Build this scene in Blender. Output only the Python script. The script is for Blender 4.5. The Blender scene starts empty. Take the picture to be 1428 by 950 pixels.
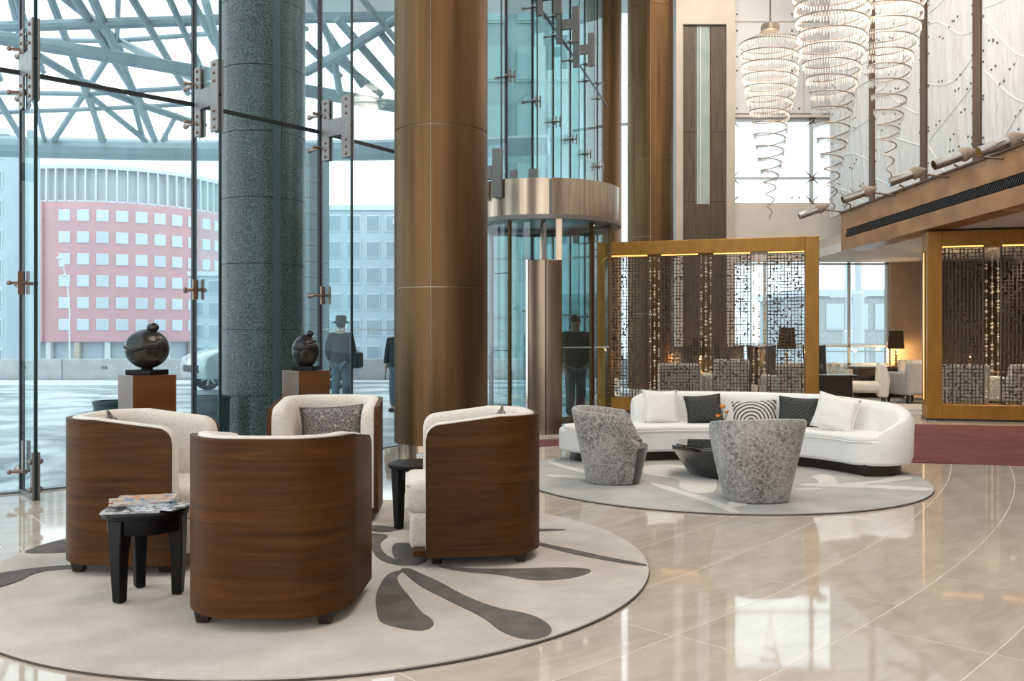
import bpy, bmesh, math, random
from mathutils import Vector, Matrix
R = math.radians
PI = math.pi
random.seed(11)
scene = bpy.context.scene
COL = scene.collection

# ------------------------------------------------------------------ camera, sky, lights, exposure
FPX, HOR, EYE = 1245.0, 471.5, 1.22          # focal length and horizon in pixels of the 1428x950 frame, eye height
cam = bpy.data.cameras.new('camera'); cam_ob = bpy.data.objects.new('camera', cam); COL.objects.link(cam_ob)
cam.sensor_width = 36.0; cam.lens = 36.0 * FPX / 1428.0
cam.shift_y = (HOR - 475.0) / 1428.0
cam.clip_start = 0.05; cam.clip_end = 1000
cam_ob.location = (0, 0, EYE); cam_ob.rotation_euler = (PI / 2, 0, 0)
scene.camera = cam_ob

scene.view_settings.view_transform = 'Standard'; scene.view_settings.look = 'None'
scene.view_settings.gamma = 1.0; scene.view_settings.exposure = 0.0
scene.view_settings.use_curve_mapping = False
try:
    scene.cycles.transparent_max_bounces = 24
    scene.cycles.max_bounces = 8
    scene.cycles.sample_clamp_indirect = 6.0
    scene.cycles.caustics_reflective = False; scene.cycles.caustics_refractive = False
    scene.cycles.use_denoising = True
except Exception:
    pass

world = bpy.data.worlds.new('overcast_sky'); scene.world = world; world.use_nodes = True
wn = world.node_tree.nodes; wl = world.node_tree.links
bgn = wn['Background']; bgn.inputs['Strength'].default_value = 2.3
tc = wn.new('ShaderNodeTexCoord'); nz = wn.new('ShaderNodeTexNoise'); nz.inputs['Scale'].default_value = 1.6
rp = wn.new('ShaderNodeValToRGB')
rp.color_ramp.elements[0].color = (0.86, 0.93, 1.0, 1); rp.color_ramp.elements[1].color = (1.0, 1.0, 1.0, 1)
wl.new(tc.outputs['Generated'], nz.inputs['Vector']); wl.new(nz.outputs['Fac'], rp.inputs['Fac'])
wl.new(rp.outputs['Color'], bgn.inputs['Color'])

def area(name, loc, rot, sx, sy, power, color):
    l = bpy.data.lights.new(name, 'AREA'); l.shape = 'RECTANGLE'; l.size = sx; l.size_y = sy
    l.energy = power; l.color = color
    o = bpy.data.objects.new(name, l); COL.objects.link(o); o.location = loc; o.rotation_euler = rot
    return o
WARM = (1.0, 0.83, 0.66)
area('ceiling_lamp', (1.6, 3.2, 9.7), (0, 0, 0), 3.0, 3.0, 240, (1.0, 0.90, 0.80))
area('ceiling_lamp', (3.6, 9.0, 9.7), (0, 0, 0), 3.0, 3.0, 260, (1.0, 0.90, 0.80))
area('ceiling_lamp', (4.2, 15.0, 9.7), (0, 0, 0), 2.5, 2.5, 340, (1.0, 0.88, 0.76))

# ------------------------------------------------------------------ mesh helpers
class MB:
    def __init__(s): s.v = []; s.f = []
    def add(s, vs, fs):
        b = len(s.v); s.v += [tuple(p) for p in vs]; s.f += [tuple(i + b for i in f) for f in fs]; return s
    def box(s, c, size, rz=0.0, rx=0.0, ry=0.0):
        hx, hy, hz = size[0] / 2, size[1] / 2, size[2] / 2
        m = Matrix.Translation(c) @ Matrix.Rotation(rz, 4, 'Z') @ Matrix.Rotation(ry, 4, 'Y') @ Matrix.Rotation(rx, 4, 'X')
        vs = [m @ Vector((x, y, z)) for x in (-hx, hx) for y in (-hy, hy) for z in (-hz, hz)]
        return s.add(vs, [(0, 1, 3, 2), (4, 6, 7, 5), (0, 4, 5, 1), (2, 3, 7, 6), (0, 2, 6, 4), (1, 5, 7, 3)])
    def bb(s, x0, x1, y0, y1, z0, z1):
        return s.box(((x0 + x1) / 2, (y0 + y1) / 2, (z0 + z1) / 2), (x1 - x0, y1 - y0, z1 - z0))
    def loft(s, rows, closed=True, loop=False, cap=True):
        n = len(rows[0]); m = len(rows); vs = [p for r in rows for p in r]; fs = []
        for i in range(m if loop else m - 1):
            a = i * n; b = ((i + 1) % m) * n
            for j in range(n if closed else n - 1):
                k = (j + 1) % n; fs.append((a + j, a + k, b + k, b + j))
        if cap and not loop and closed:
            fs.append(tuple(reversed(range(n)))); fs.append(tuple(range((m - 1) * n, m * n)))
        return s.add(vs, fs)
    def tube(s, pts, r, n=8, loop=False, cap=True):
        pts = [Vector(p) for p in pts]; rows = []; up = None; m = len(pts)
        for i, p in enumerate(pts):
            a = pts[(i - 1) % m] if (loop or i > 0) else p; b = pts[(i + 1) % m] if (loop or i < m - 1) else p
            t = (b - a).normalized()
            if up is None:
                up = Vector((0, 0, 1)) if abs(t.z) < 0.9 else Vector((1, 0, 0))
            x = t.cross(up)
            if x.length < 1e-6: x = t.orthogonal()
            x.normalize(); y = x.cross(t).normalized(); up = y
            rr = r[i] if isinstance(r, (list, tuple)) else r
            rows.append([p + x * (rr * math.cos(2 * PI * k / n)) + y * (rr * math.sin(2 * PI * k / n)) for k in range(n)])
        return s.loft(rows, True, loop, cap)
    def lathe(s, prof, n=32, c=(0, 0, 0), sx=1.0, sy=1.0, cap=True):
        rows = [[(c[0] + r * sx * math.cos(2 * PI * k / n), c[1] + r * sy * math.sin(2 * PI * k / n), c[2] + z) for k in range(n)] for r, z in prof]
        return s.loft(rows, True, False, cap)
    def prism(s, poly, z0, z1):
        return s.loft([[(x, y, z0) for x, y in poly], [(x, y, z1) for x, y in poly]], True, False, True)
    def ball(s, c, r, n=12, m=8, sc=(1, 1, 1)):
        rows = []
        for i in range(m + 1):
            a = -PI / 2 + PI * i / m; rr = max(math.cos(a), 1e-4)
            rows.append([(c[0] + r * sc[0] * rr * math.cos(2 * PI * k / n), c[1] + r * sc[1] * rr * math.sin(2 * PI * k / n), c[2] + r * sc[2] * math.sin(a)) for k in range(n)])
        return s.loft(rows, True, False, True)
    def sheet(s, fn, nu, nv):
        vs = [fn(i / nu, j / nv) for i in range(nu + 1) for j in range(nv + 1)]
        fs = [(i * (nv + 1) + j, (i + 1) * (nv + 1) + j, (i + 1) * (nv + 1) + j + 1, i * (nv + 1) + j + 1) for i in range(nu) for j in range(nv)]
        return s.add(vs, fs)
    def mesh(s, name, smooth=35):
        me = bpy.data.meshes.new(name); me.from_pydata(s.v, [], s.f); me.update()
        bm = bmesh.new(); bm.from_mesh(me); bmesh.ops.recalc_face_normals(bm, faces=bm.faces); bm.to_mesh(me); bm.free()
        if smooth:
            me.shade_smooth(); me.set_sharp_from_angle(angle=R(smooth))
        return me
    def build(s, name, mat, parent=None, smooth=35, bevel=0, seg=2, sub=0):
        return put(name, s.mesh(name, smooth), mat, parent, bevel, seg, sub)

def put(name, me, mat, parent=None, bevel=0, seg=2, sub=0):
    o = bpy.data.objects.new(name, me); COL.objects.link(o)
    if mat is not None and not me.materials: me.materials.append(mat)
    if parent is not None: o.parent = parent
    if bevel:
        b = o.modifiers.new('bevel', 'BEVEL'); b.width = bevel; b.segments = seg; b.limit_method = 'ANGLE'; b.angle_limit = R(40)
        try: b.harden_normals = False
        except Exception: pass
        if seg > 1: me.shade_smooth(); me.set_sharp_from_angle(angle=R(60))
    if sub:
        d = o.modifiers.new('subdivision', 'SUBSURF'); d.levels = sub; d.render_levels = sub
    return o
def tag(o, label=None, cat=None, group=None, kind=None):
    if label: o['label'] = label
    if cat: o['category'] = cat
    if group: o['group'] = group
    if kind: o['kind'] = kind
    return o
def thing(name, label, cat, loc=(0, 0, 0), rz=0.0, group=None):
    o = bpy.data.objects.new(name, None); COL.objects.link(o); o.location = loc; o.rotation_euler = (0, 0, rz); o.empty_display_size = 0.1
    return tag(o, label, cat, group)
def struct(name, loc=(0, 0, 0), rz=0.0, label=None):
    o = bpy.data.objects.new(name, None); COL.objects.link(o); o.location = loc; o.rotation_euler = (0, 0, rz); o.empty_display_size = 0.1
    return tag(o, label, None, None, 'structure')
KIDS = {}
def dup(root, loc, rz, label=None, group=None):
    def cp(o, par):
        c = o.copy(); COL.objects.link(c)
        if par is not None: c.parent = par
        for ch in list(o.children): cp(ch, c)
        return c
    r = cp(root, None); r.location = loc; r.rotation_euler = (0, 0, rz)
    if label: r['label'] = label
    if group: r['group'] = group
    return r
def floor_at(px, py):
    y = FPX * EYE / (py - HOR); return ((px - 714.0) / FPX * y, y)

# ------------------------------------------------------------------ materials
def nodes(name):
    m = bpy.data.materials.new(name); m.use_nodes = True
    return m, m.node_tree.nodes, m.node_tree.links, m.node_tree.nodes['Principled BSDF']
def c4(c): return (c[0], c[1], c[2], 1.0)
def mat(name, col, rough=0.5, metal=0.0, col2=None, scale=6.0, stretch=(1, 1, 1), detail=4.0, lo=0.35, hi=0.65, bump=0.0, bscale=None,
        emis=None, estr=0.0, coat=0.0, spec=0.5, sheen=0.0, distort=0.0, bdist=0.01, rough2=None):
    m, n, l, p = nodes(name)
    p.inputs['Base Color'].default_value = c4(col); p.inputs['Roughness'].default_value = rough; p.inputs['Metallic'].default_value = metal
    p.inputs['Specular IOR Level'].default_value = spec; p.inputs['Coat Weight'].default_value = coat; p.inputs['Coat Roughness'].default_value = 0.05
    p.inputs['Sheen Weight'].default_value = sheen
    if emis: p.inputs['Emission Color'].default_value = c4(emis); p.inputs['Emission Strength'].default_value = estr
    if col2 is not None or bump:
        t = n.new('ShaderNodeTexCoord'); mp = n.new('ShaderNodeMapping'); mp.inputs['Scale'].default_value = stretch
        l.new(t.outputs['Object'], mp.inputs['Vector'])
    if col2 is not None:
        nz = n.new('ShaderNodeTexNoise'); nz.inputs['Scale'].default_value = scale; nz.inputs['Detail'].default_value = detail; nz.inputs['Distortion'].default_value = distort
        l.new(mp.outputs['Vector'], nz.inputs['Vector'])
        r = n.new('ShaderNodeValToRGB'); r.color_ramp.elements[0].position = lo; r.color_ramp.elements[1].position = hi
        r.color_ramp.elements[0].color = c4(col); r.color_ramp.elements[1].color = c4(col2)
        l.new(nz.outputs['Fac'], r.inputs['Fac']); l.new(r.outputs['Color'], p.inputs['Base Color'])
        if rough2 is not None:
            mr = n.new('ShaderNodeMapRange'); mr.inputs['To Min'].default_value = rough; mr.inputs['To Max'].default_value = rough2
            l.new(nz.outputs['Fac'], mr.inputs['Value']); l.new(mr.outputs['Result'], p.inputs['Roughness'])
    if bump:
        nb = n.new('ShaderNodeTexNoise'); nb.inputs['Scale'].default_value = bscale or scale; nb.inputs['Detail'].default_value = 3.0
        l.new(mp.outputs['Vector'], nb.inputs['Vector'])
        b = n.new('ShaderNodeBump'); b.inputs['Strength'].default_value = bump; b.inputs['Distance'].default_value = bdist
        l.new(nb.outputs['Fac'], b.inputs['Height']); l.new(b.outputs['Normal'], p.inputs['Normal'])
    return m
def glass(name, tint, refl=0.06, rough=0.0, boost=0.5):
    m = bpy.data.materials.new(name); m.use_nodes = True; n = m.node_tree.nodes; l = m.node_tree.links; n.clear()
    out = n.new('ShaderNodeOutputMaterial'); tr = n.new('ShaderNodeBsdfTransparent'); gl = n.new('ShaderNodeBsdfGlossy'); mx = n.new('ShaderNodeMixShader')
    tr.inputs['Color'].default_value = c4(tint); gl.inputs['Color'].default_value = (0.9, 0.95, 0.96, 1); gl.inputs['Roughness'].default_value = rough
    lw = n.new('ShaderNodeLayerWeight'); lw.inputs['Blend'].default_value = 0.5
    pw = n.new('ShaderNodeMath'); pw.operation = 'POWER'; pw.inputs[1].default_value = 4.0
    ma = n.new('ShaderNodeMath'); ma.operation = 'MULTIPLY_ADD'; ma.inputs[1].default_value = boost; ma.inputs[2].default_value = refl
    l.new(lw.outputs['Facing'], pw.inputs[0]); l.new(pw.outputs[0], ma.inputs[0])
    l.new(ma.outputs[0], mx.inputs['Fac']); l.new(tr.outputs[0], mx.inputs[1]); l.new(gl.outputs[0], mx.inputs[2]); l.new(mx.outputs[0], out.inputs['Surface'])
    return m

MT = {}
MT['walnut'] = mat('walnut_veneer', (0.044, 0.0162, 0.0030), 0.46, col2=(0.096, 0.0375, 0.0075), scale=2.6, stretch=(0.7, 0.7, 13), detail=10, lo=0.3, hi=0.72, distort=0.7, spec=0.15)
MT['pedestal_wood'] = mat('pedestal_veneer', (0.095, 0.036, 0.008), 0.30, col2=(0.125, 0.05, 0.012), scale=3, stretch=(1, 1, 6), coat=0.2)
MT['dark_foot'] = mat('dark_stained_wood', (0.016, 0.008, 0.005), 0.35)
MT['cream'] = mat('cream_upholstery', (0.62, 0.56, 0.48), 0.9, col2=(0.70, 0.64, 0.56), scale=60, bump=0.25, bscale=220, sheen=0.3, bdist=0.002)
MT['white_fabric'] = mat('white_upholstery', (0.80, 0.785, 0.76), 0.9, col2=(0.84, 0.83, 0.81), scale=50, bump=0.2, bscale=220, sheen=0.2, bdist=0.002)
MT['white_pillow'] = mat('white_linen', (0.80, 0.79, 0.75), 0.95, col2=(0.85, 0.84, 0.81), scale=12, bump=0.4, bscale=18, sheen=0.2, bdist=0.01)
MT['black_lacquer'] = mat('black_lacquer', (0.005, 0.0045, 0.0045), 0.42, spec=0.18)
MT['black_gloss'] = mat('polished_black_lacquer', (0.006, 0.006, 0.006), 0.06, coat=1.0)
MT['rug_cream'] = mat('cream_rug_pile', (0.50, 0.455, 0.41), 1.0, col2=(0.58, 0.535, 0.485), scale=5, detail=8, bump=0.5, bscale=260, spec=0.1, bdist=0.004)
MT['rug_grey'] = mat('grey_rug_pile', (0.115, 0.105, 0.10), 1.0, col2=(0.165, 0.15, 0.145), scale=9, detail=8, bump=0.5, bscale=260, spec=0.1, bdist=0.004)
MT['rug_edge'] = mat('rug_binding', (0.09, 0.075, 0.06), 1.0, spec=0.1)
MT['rug2'] = mat('pale_grey_rug_pile', (0.40, 0.40, 0.39), 1.0, col2=(0.50, 0.50, 0.485), scale=3, detail=8, bump=0.5, bscale=260, spec=0.1, bdist=0.004)
MT['rug2_white'] = mat('white_rug_pile', (0.62, 0.61, 0.58), 1.0, col2=(0.68, 0.67, 0.64), scale=9, bump=0.5, bscale=260, spec=0.1, bdist=0.004)
MT['carpet'] = mat('burgundy_carpet', (0.150, 0.058, 0.055), 1.0, col2=(0.195, 0.078, 0.072), scale=3, detail=8, bump=0.4, bscale=300, spec=0.1, bdist=0.004)
MT['lounge_carpet'] = mat('lounge_carpet', (0.34, 0.33, 0.32), 1.0, col2=(0.50, 0.49, 0.47), scale=1.5, detail=8, spec=0.1)
MT['marble'] = mat('beige_marble', (0.50, 0.425, 0.35), 0.045, col2=(0.60, 0.525, 0.445), scale=2.8, stretch=(2.4, 0.8, 1), detail=12, lo=0.32, hi=0.62, distort=1.0, spec=1.0)
MT['grout'] = mat('pale_grout', (0.86, 0.78, 0.68), 0.4)
MT['bronze'] = mat('brushed_bronze', (0.108, 0.060, 0.028), 0.40, 1.0, col2=(0.185, 0.106, 0.052), scale=2.2, stretch=(6, 6, 0.25), detail=7, lo=0.25, hi=0.8, rough2=0.5)
MT['bronze_seam'] = mat('bronze_seam', (0.42, 0.34, 0.25), 0.35, 0.8)
MT['dark_joint'] = mat('dark_joint', (0.012, 0.014, 0.014), 0.5)
MT['steel'] = mat('stainless_steel', (0.40, 0.30, 0.22), 0.24, 1.0, col2=(0.58, 0.45, 0.33), scale=3, stretch=(7, 7, 0.3), detail=5)
MT['post_steel'] = mat('brown_steel', (0.20, 0.15, 0.115), 0.26, 1.0, col2=(0.33, 0.24, 0.17), scale=1.2, stretch=(5, 5, 0.5), detail=4)
MT['chrome'] = mat('polished_chrome', (0.62, 0.61, 0.60), 0.08, 1.0)
MT['bracket'] = mat('satin_steel_bracket', (0.22, 0.20, 0.19), 0.42, 0.7)
MT['copper_bolt'] = mat('bronzed_bolt', (0.30, 0.20, 0.155), 0.3, 0.85)
MT['seal'] = mat('black_silicone', (0.010, 0.012, 0.013), 0.55)
MT['glass_edge'] = mat('dark_glass_edge', (0.012, 0.035, 0.035), 0.2)
MT['glass'] = glass('facade_glass', (0.88, 0.955, 0.97), 0.022, 0.0, 0.25)
MT['fin'] = glass('fin_glass', (0.90, 0.96, 0.965), 0.02, 0.0, 0.15)
MT['door_glass'] = glass('door_glass', (0.84, 0.91, 0.915), 0.05, 0.0, 0.4)
MT['granite'] = mat('green_granite', (0.018, 0.024, 0.022), 0.32, col2=(0.205, 0.218, 0.200), scale=80, detail=2.5, lo=0.40, hi=0.70)
MT['granite_pale'] = mat('pale_granite', (0.20, 0.27, 0.30), 0.45, col2=(0.30, 0.37, 0.39), scale=60, lo=0.4, hi=0.7)
MT['channel'] = mat('grey_metal_channel', (0.16, 0.20, 0.21), 0.35, 0.6)
MT['canopy'] = mat('pale_blue_steel_paint', (0.30, 0.39, 0.43), 0.45)
MT['snow'] = mat('icy_street', (0.17, 0.225, 0.25), 0.5, col2=(0.66, 0.71, 0.74), scale=0.8, stretch=(0.9, 0.8, 1), detail=12, lo=0.38, hi=0.60, distort=1.2, bump=0.6, bscale=3, bdist=0.05)
MT['snow_white'] = mat('trodden_snow', (0.60, 0.64, 0.67), 0.8, col2=(0.70, 0.73, 0.75), scale=2)
MT['concrete'] = mat('concrete_wall', (0.42, 0.43, 0.43), 0.8, col2=(0.50, 0.51, 0.51), scale=3)
MT['red_wall'] = mat('hazed_salmon_facade', (0.56, 0.335, 0.345), 0.8, col2=(0.59, 0.36, 0.37), scale=0.3)  # salmon wall, its colour paled to stand in for street haze
MT['pale_wall'] = mat('pale_blue_facade', (0.42, 0.50, 0.55), 0.8, col2=(0.47, 0.55, 0.60), scale=0.2)
MT['far_pane'] = mat('far_window_pane', (0.55, 0.62, 0.66), 0.12, spec=0.8)
MT['crown_pane'] = mat('pale_crown_glass', (0.68, 0.74, 0.77), 0.3)
MT['grey_pane'] = mat('grey_window_pane', (0.25, 0.33, 0.38), 0.12, spec=0.8)
MT['teal_wall'] = mat('teal_curtain_wall', (0.13, 0.21, 0.215), 0.4, col2=(0.16, 0.25, 0.25), scale=0.3)
MT['teal_pane'] = mat('teal_window_pane', (0.17, 0.28, 0.285), 0.15)
MT['white_metal'] = mat('white_painted_metal', (0.62, 0.66, 0.68), 0.4)
MT['plaster'] = mat('cream_plaster', (0.70, 0.655, 0.60), 0.8, col2=(0.74, 0.70, 0.65), scale=2)
MT['white_wall'] = mat('white_wall_panel', (0.72, 0.73, 0.73), 0.45, col2=(0.76, 0.77, 0.77), scale=2)
MT['tan_wall'] = mat('tan_wall_covering', (0.44, 0.325, 0.225), 0.8, col2=(0.49, 0.37, 0.26), scale=4)
MT['stone'] = mat('cream_stone', (0.50, 0.43, 0.355), 0.4, col2=(0.56, 0.485, 0.41), scale=2)
MT['dark_oak'] = mat('dark_oak_panel', (0.062, 0.037, 0.018), 0.5, col2=(0.105, 0.066, 0.034), scale=3, stretch=(9, 9, 0.7), detail=6)
MT['fascia_wood'] = mat('figured_maple', (0.27, 0.135, 0.055), 0.4, col2=(0.40, 0.215, 0.095), scale=1.6, stretch=(1.5, 1.5, 2.5), detail=5, coat=0.15)
MT['gold'] = mat('gold_leaf_frame', (0.30, 0.135, 0.016), 0.42, 0.35, col2=(0.37, 0.175, 0.026), scale=2.5, stretch=(3, 3, 1), detail=6)
MT['lattice'] = mat('dark_bronze_lattice', (0.075, 0.050, 0.036), 0.5, 0.2)
MT['bead'] = mat('gilt_bead', (0.72, 0.58, 0.40), 0.15, 0.5)
MT['led'] = mat('warm_led_strip', (1, 0.6, 0.25), 0.5, emis=(1.0, 0.50, 0.13), estr=2.2)
MT['black_metal'] = mat('black_metal', (0.014, 0.014, 0.015), 0.4)
MT['beam'] = mat('brown_bronze_mullion', (0.115, 0.066, 0.037), 0.42, 0.3)
MT['relief'] = mat('etched_white_panel', (0.62, 0.625, 0.625), 0.45, col2=(0.68, 0.685, 0.685), scale=2, bump=0.5, bscale=2.6, stretch=(1, 3.0, 0.6), bdist=0.10)
for _n in MT['relief'].node_tree.nodes:
    if _n.type == 'MAPPING': _n.inputs['Rotation'].default_value = (R(38), 0, 0)
MT['white_line'] = mat('raised_white_line', (0.72, 0.72, 0.715), 0.35)
MT['rail'] = mat('bronze_rail', (0.36, 0.29, 0.23), 0.4, 0.5)
MT['cone'] = mat('bronzed_reflector', (0.33, 0.25, 0.19), 0.5)
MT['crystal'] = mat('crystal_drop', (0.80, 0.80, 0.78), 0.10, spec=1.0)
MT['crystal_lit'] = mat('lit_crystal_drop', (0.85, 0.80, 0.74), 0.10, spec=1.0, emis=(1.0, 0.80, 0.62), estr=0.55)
MT['bronze_sculpture'] = mat('patinated_bronze', (0.020, 0.021, 0.020), 0.26, 0.55, col2=(0.060, 0.052, 0.044), scale=4, detail=6, bump=0.35, bscale=7, bdist=0.03)
MT['shade_black'] = mat('dark_lamp_shade', (0.018, 0.013, 0.010), 0.9, emis=(1.0, 0.55, 0.22), estr=0.025, spec=0.1)
MT['brass'] = mat('antique_brass', (0.42, 0.27, 0.12), 0.3, 0.9)
MT['chair_cream'] = mat('ivory_armchair_fabric', (0.60, 0.57, 0.53), 0.9, col2=(0.66, 0.63, 0.59), scale=20)
MT['chair_grey'] = mat('dove_grey_armchair_fabric', (0.38, 0.38, 0.38), 0.9, col2=(0.44, 0.44, 0.44), scale=20)
MT['chair_black'] = mat('black_leather', (0.012, 0.013, 0.016), 0.4)
MT['orange'] = mat('orange_petal', (0.75, 0.27, 0.04), 0.6)
MT['stem'] = mat('green_stem', (0.06, 0.10, 0.03), 0.6)
MT['coat'] = mat('dark_coat', (0.012, 0.015, 0.018), 0.9, col2=(0.018, 0.022, 0.026), scale=8)
MT['trousers'] = mat('blue_grey_trousers', (0.07, 0.10, 0.13), 0.9)
MT['skin'] = mat('skin', (0.38, 0.23, 0.17), 0.6)
MT['hair'] = mat('dark_hair', (0.02, 0.015, 0.012), 0.6)
MT['hat'] = mat('dark_felt_hat', (0.022, 0.024, 0.028), 0.9)
MT['car'] = mat('silver_car_paint', (0.42, 0.46, 0.48), 0.3, 0.3, coat=0.6)
MT['tyre'] = mat('tyre_rubber', (0.02, 0.022, 0.024), 0.8)
MT['car_glass'] = mat('dark_car_glass', (0.02, 0.03, 0.035), 0.08)
MT['planter'] = mat('dark_teal_planter', (0.018, 0.040, 0.046), 0.35)
MT['paper'] = mat('magazine_pages', (0.62, 0.62, 0.60), 0.7)
def velvet():
    m, n, l, p = nodes('mottled_grey_velvet')
    t = n.new('ShaderNodeTexCoord'); a = n.new('ShaderNodeTexNoise'); a.inputs['Scale'].default_value = 48; a.inputs['Detail'].default_value = 6; a.inputs['Distortion'].default_value = 1.2
    b = n.new('ShaderNodeTexNoise'); b.inputs['Scale'].default_value = 3.5; b.inputs['Detail'].default_value = 3
    l.new(t.outputs['Object'], a.inputs['Vector']); l.new(t.outputs['Object'], b.inputs['Vector'])
    r = n.new('ShaderNodeValToRGB'); e = r.color_ramp.elements
    e[0].position = 0.41; e[0].color = (0.125, 0.115, 0.106, 1); e[1].position = 0.62; e[1].color = (0.42, 0.40, 0.385, 1)
    mx = n.new('ShaderNodeMath'); mx.operation = 'MULTIPLY_ADD'; mx.inputs[1].default_value = 0.35
    l.new(b.outputs['Fac'], mx.inputs[0]); 
    ad = n.new('ShaderNodeMath'); ad.operation = 'MULTIPLY_ADD'; ad.inputs[1].default_value = 0.72; l.new(a.outputs['Fac'], ad.inputs[0]); 
    mx.inputs[2].default_value = 0.0; l.new(mx.outputs[0], ad.inputs[2])
    l.new(ad.outputs[0], r.inputs['Fac']); l.new(r.outputs['Color'], p.inputs['Base Color'])
    p.inputs['Roughness'].default_value = 0.85; p.inputs['Sheen Weight'].default_value = 0.45; p.inputs['Sheen Roughness'].default_value = 0.4; p.inputs['Specular IOR Level'].default_value = 0.15
    return m
MT['velvet'] = velvet()
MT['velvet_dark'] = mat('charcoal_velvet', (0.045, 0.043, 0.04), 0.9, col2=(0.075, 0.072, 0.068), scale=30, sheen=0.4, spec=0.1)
def crackle():
    m, n, l, p = nodes('grey_crackle_print')
    t = n.new('ShaderNodeTexCoord'); v = n.new('ShaderNodeTexVoronoi'); v.feature = 'DISTANCE_TO_EDGE'; v.inputs['Scale'].default_value = 38
    l.new(t.outputs['Object'], v.inputs['Vector'])
    r = n.new('ShaderNodeValToRGB'); e = r.color_ramp.elements; e[0].position = 0.025; e[0].color = (0.34, 0.31, 0.29, 1); e[1].position = 0.06; e[1].color = (0.105, 0.095, 0.095, 1)
    l.new(v.outputs['Distance'], r.inputs['Fac']); l.new(r.outputs['Color'], p.inputs['Base Color']); p.inputs['Roughness'].default_value = 0.8
    return m
MT['crackle'] = crackle()
def quilt():
    m, n, l, p = nodes('charcoal_quilted_fabric')
    t = n.new('ShaderNodeTexCoord'); mp = n.new('ShaderNodeMapping'); mp.inputs['Scale'].default_value = (28, 1, 40); mp.inputs['Rotation'].default_value = (0, R(45), 0); l.new(t.outputs['Object'], mp.inputs['Vector'])
    w = n.new('ShaderNodeTexVoronoi'); w.feature = 'F1'; w.inputs['Scale'].default_value = 1.0; w.inputs['Randomness'].default_value = 0.25
    l.new(mp.outputs['Vector'], w.inputs['Vector'])
    r = n.new('ShaderNodeValToRGB'); e = r.color_ramp.elements; e[0].position = 0.15; e[0].color = (0.060, 0.063, 0.058, 1); e[1].position = 0.7; e[1].color = (0.016, 0.018, 0.017, 1)
    l.new(w.outputs['Distance'], r.inputs['Fac']); l.new(r.outputs['Color'], p.inputs['Base Color'])
    b = n.new('ShaderNodeBump'); b.invert = True; b.inputs['Distance'].default_value = 0.01; l.new(w.outputs['Distance'], b.inputs['Height']); l.new(b.outputs['Normal'], p.inputs['Normal'])
    p.inputs['Roughness'].default_value = 0.8
    return m
MT['quilt'] = quilt()
def arcs():
    m, n, l, p = nodes('white_fabric_with_charcoal_arcs')
    t = n.new('ShaderNodeTexCoord'); mp = n.new('ShaderNodeMapping'); mp.inputs['Location'].default_value = (-0.04, 0, 0.10); l.new(t.outputs['Object'], mp.inputs['Vector'])
    w = n.new('ShaderNodeTexWave'); w.wave_type = 'RINGS'; w.rings_direction = 'Y'; w.inputs['Scale'].default_value = 9.0; w.inputs['Distortion'].default_value = 1.2; w.inputs['Detail'].default_value = 0.0
    l.new(mp.outputs['Vector'], w.inputs['Vector'])
    r = n.new('ShaderNodeValToRGB'); e = r.color_ramp.elements; e[0].position = 0.42; e[0].color = (0.09, 0.085, 0.08, 1); e[1].position = 0.5; e[1].color = (0.66, 0.65, 0.62, 1)
    l.new(w.outputs['Fac'], r.inputs['Fac']); l.new(r.outputs['Color'], p.inputs['Base Color']); p.inputs['Roughness'].default_value = 0.9
    return m
MT['arcs'] = arcs()
def cover(name, cols, scale):
    m, n, l, p = nodes(name)
    t = n.new('ShaderNodeTexCoord'); v = n.new('ShaderNodeTexVoronoi'); v.feature = 'F1'; v.distance = 'CHEBYCHEV'; v.inputs['Scale'].default_value = scale
    l.new(t.outputs['Object'], v.inputs['Vector'])
    r = n.new('ShaderNodeValToRGB'); r.color_ramp.interpolation = 'CONSTANT'; e = r.color_ramp.elements
    e[0].color = c4(cols[0]); e[1].position = 0.33; e[1].color = c4(cols[1]); x = e.new(0.66); x.color = c4(cols[2])
    l.new(v.outputs['Color'], r.inputs['Fac']); l.new(r.outputs['Color'], p.inputs['Base Color']); p.inputs['Roughness'].default_value = 0.25
    return m

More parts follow.
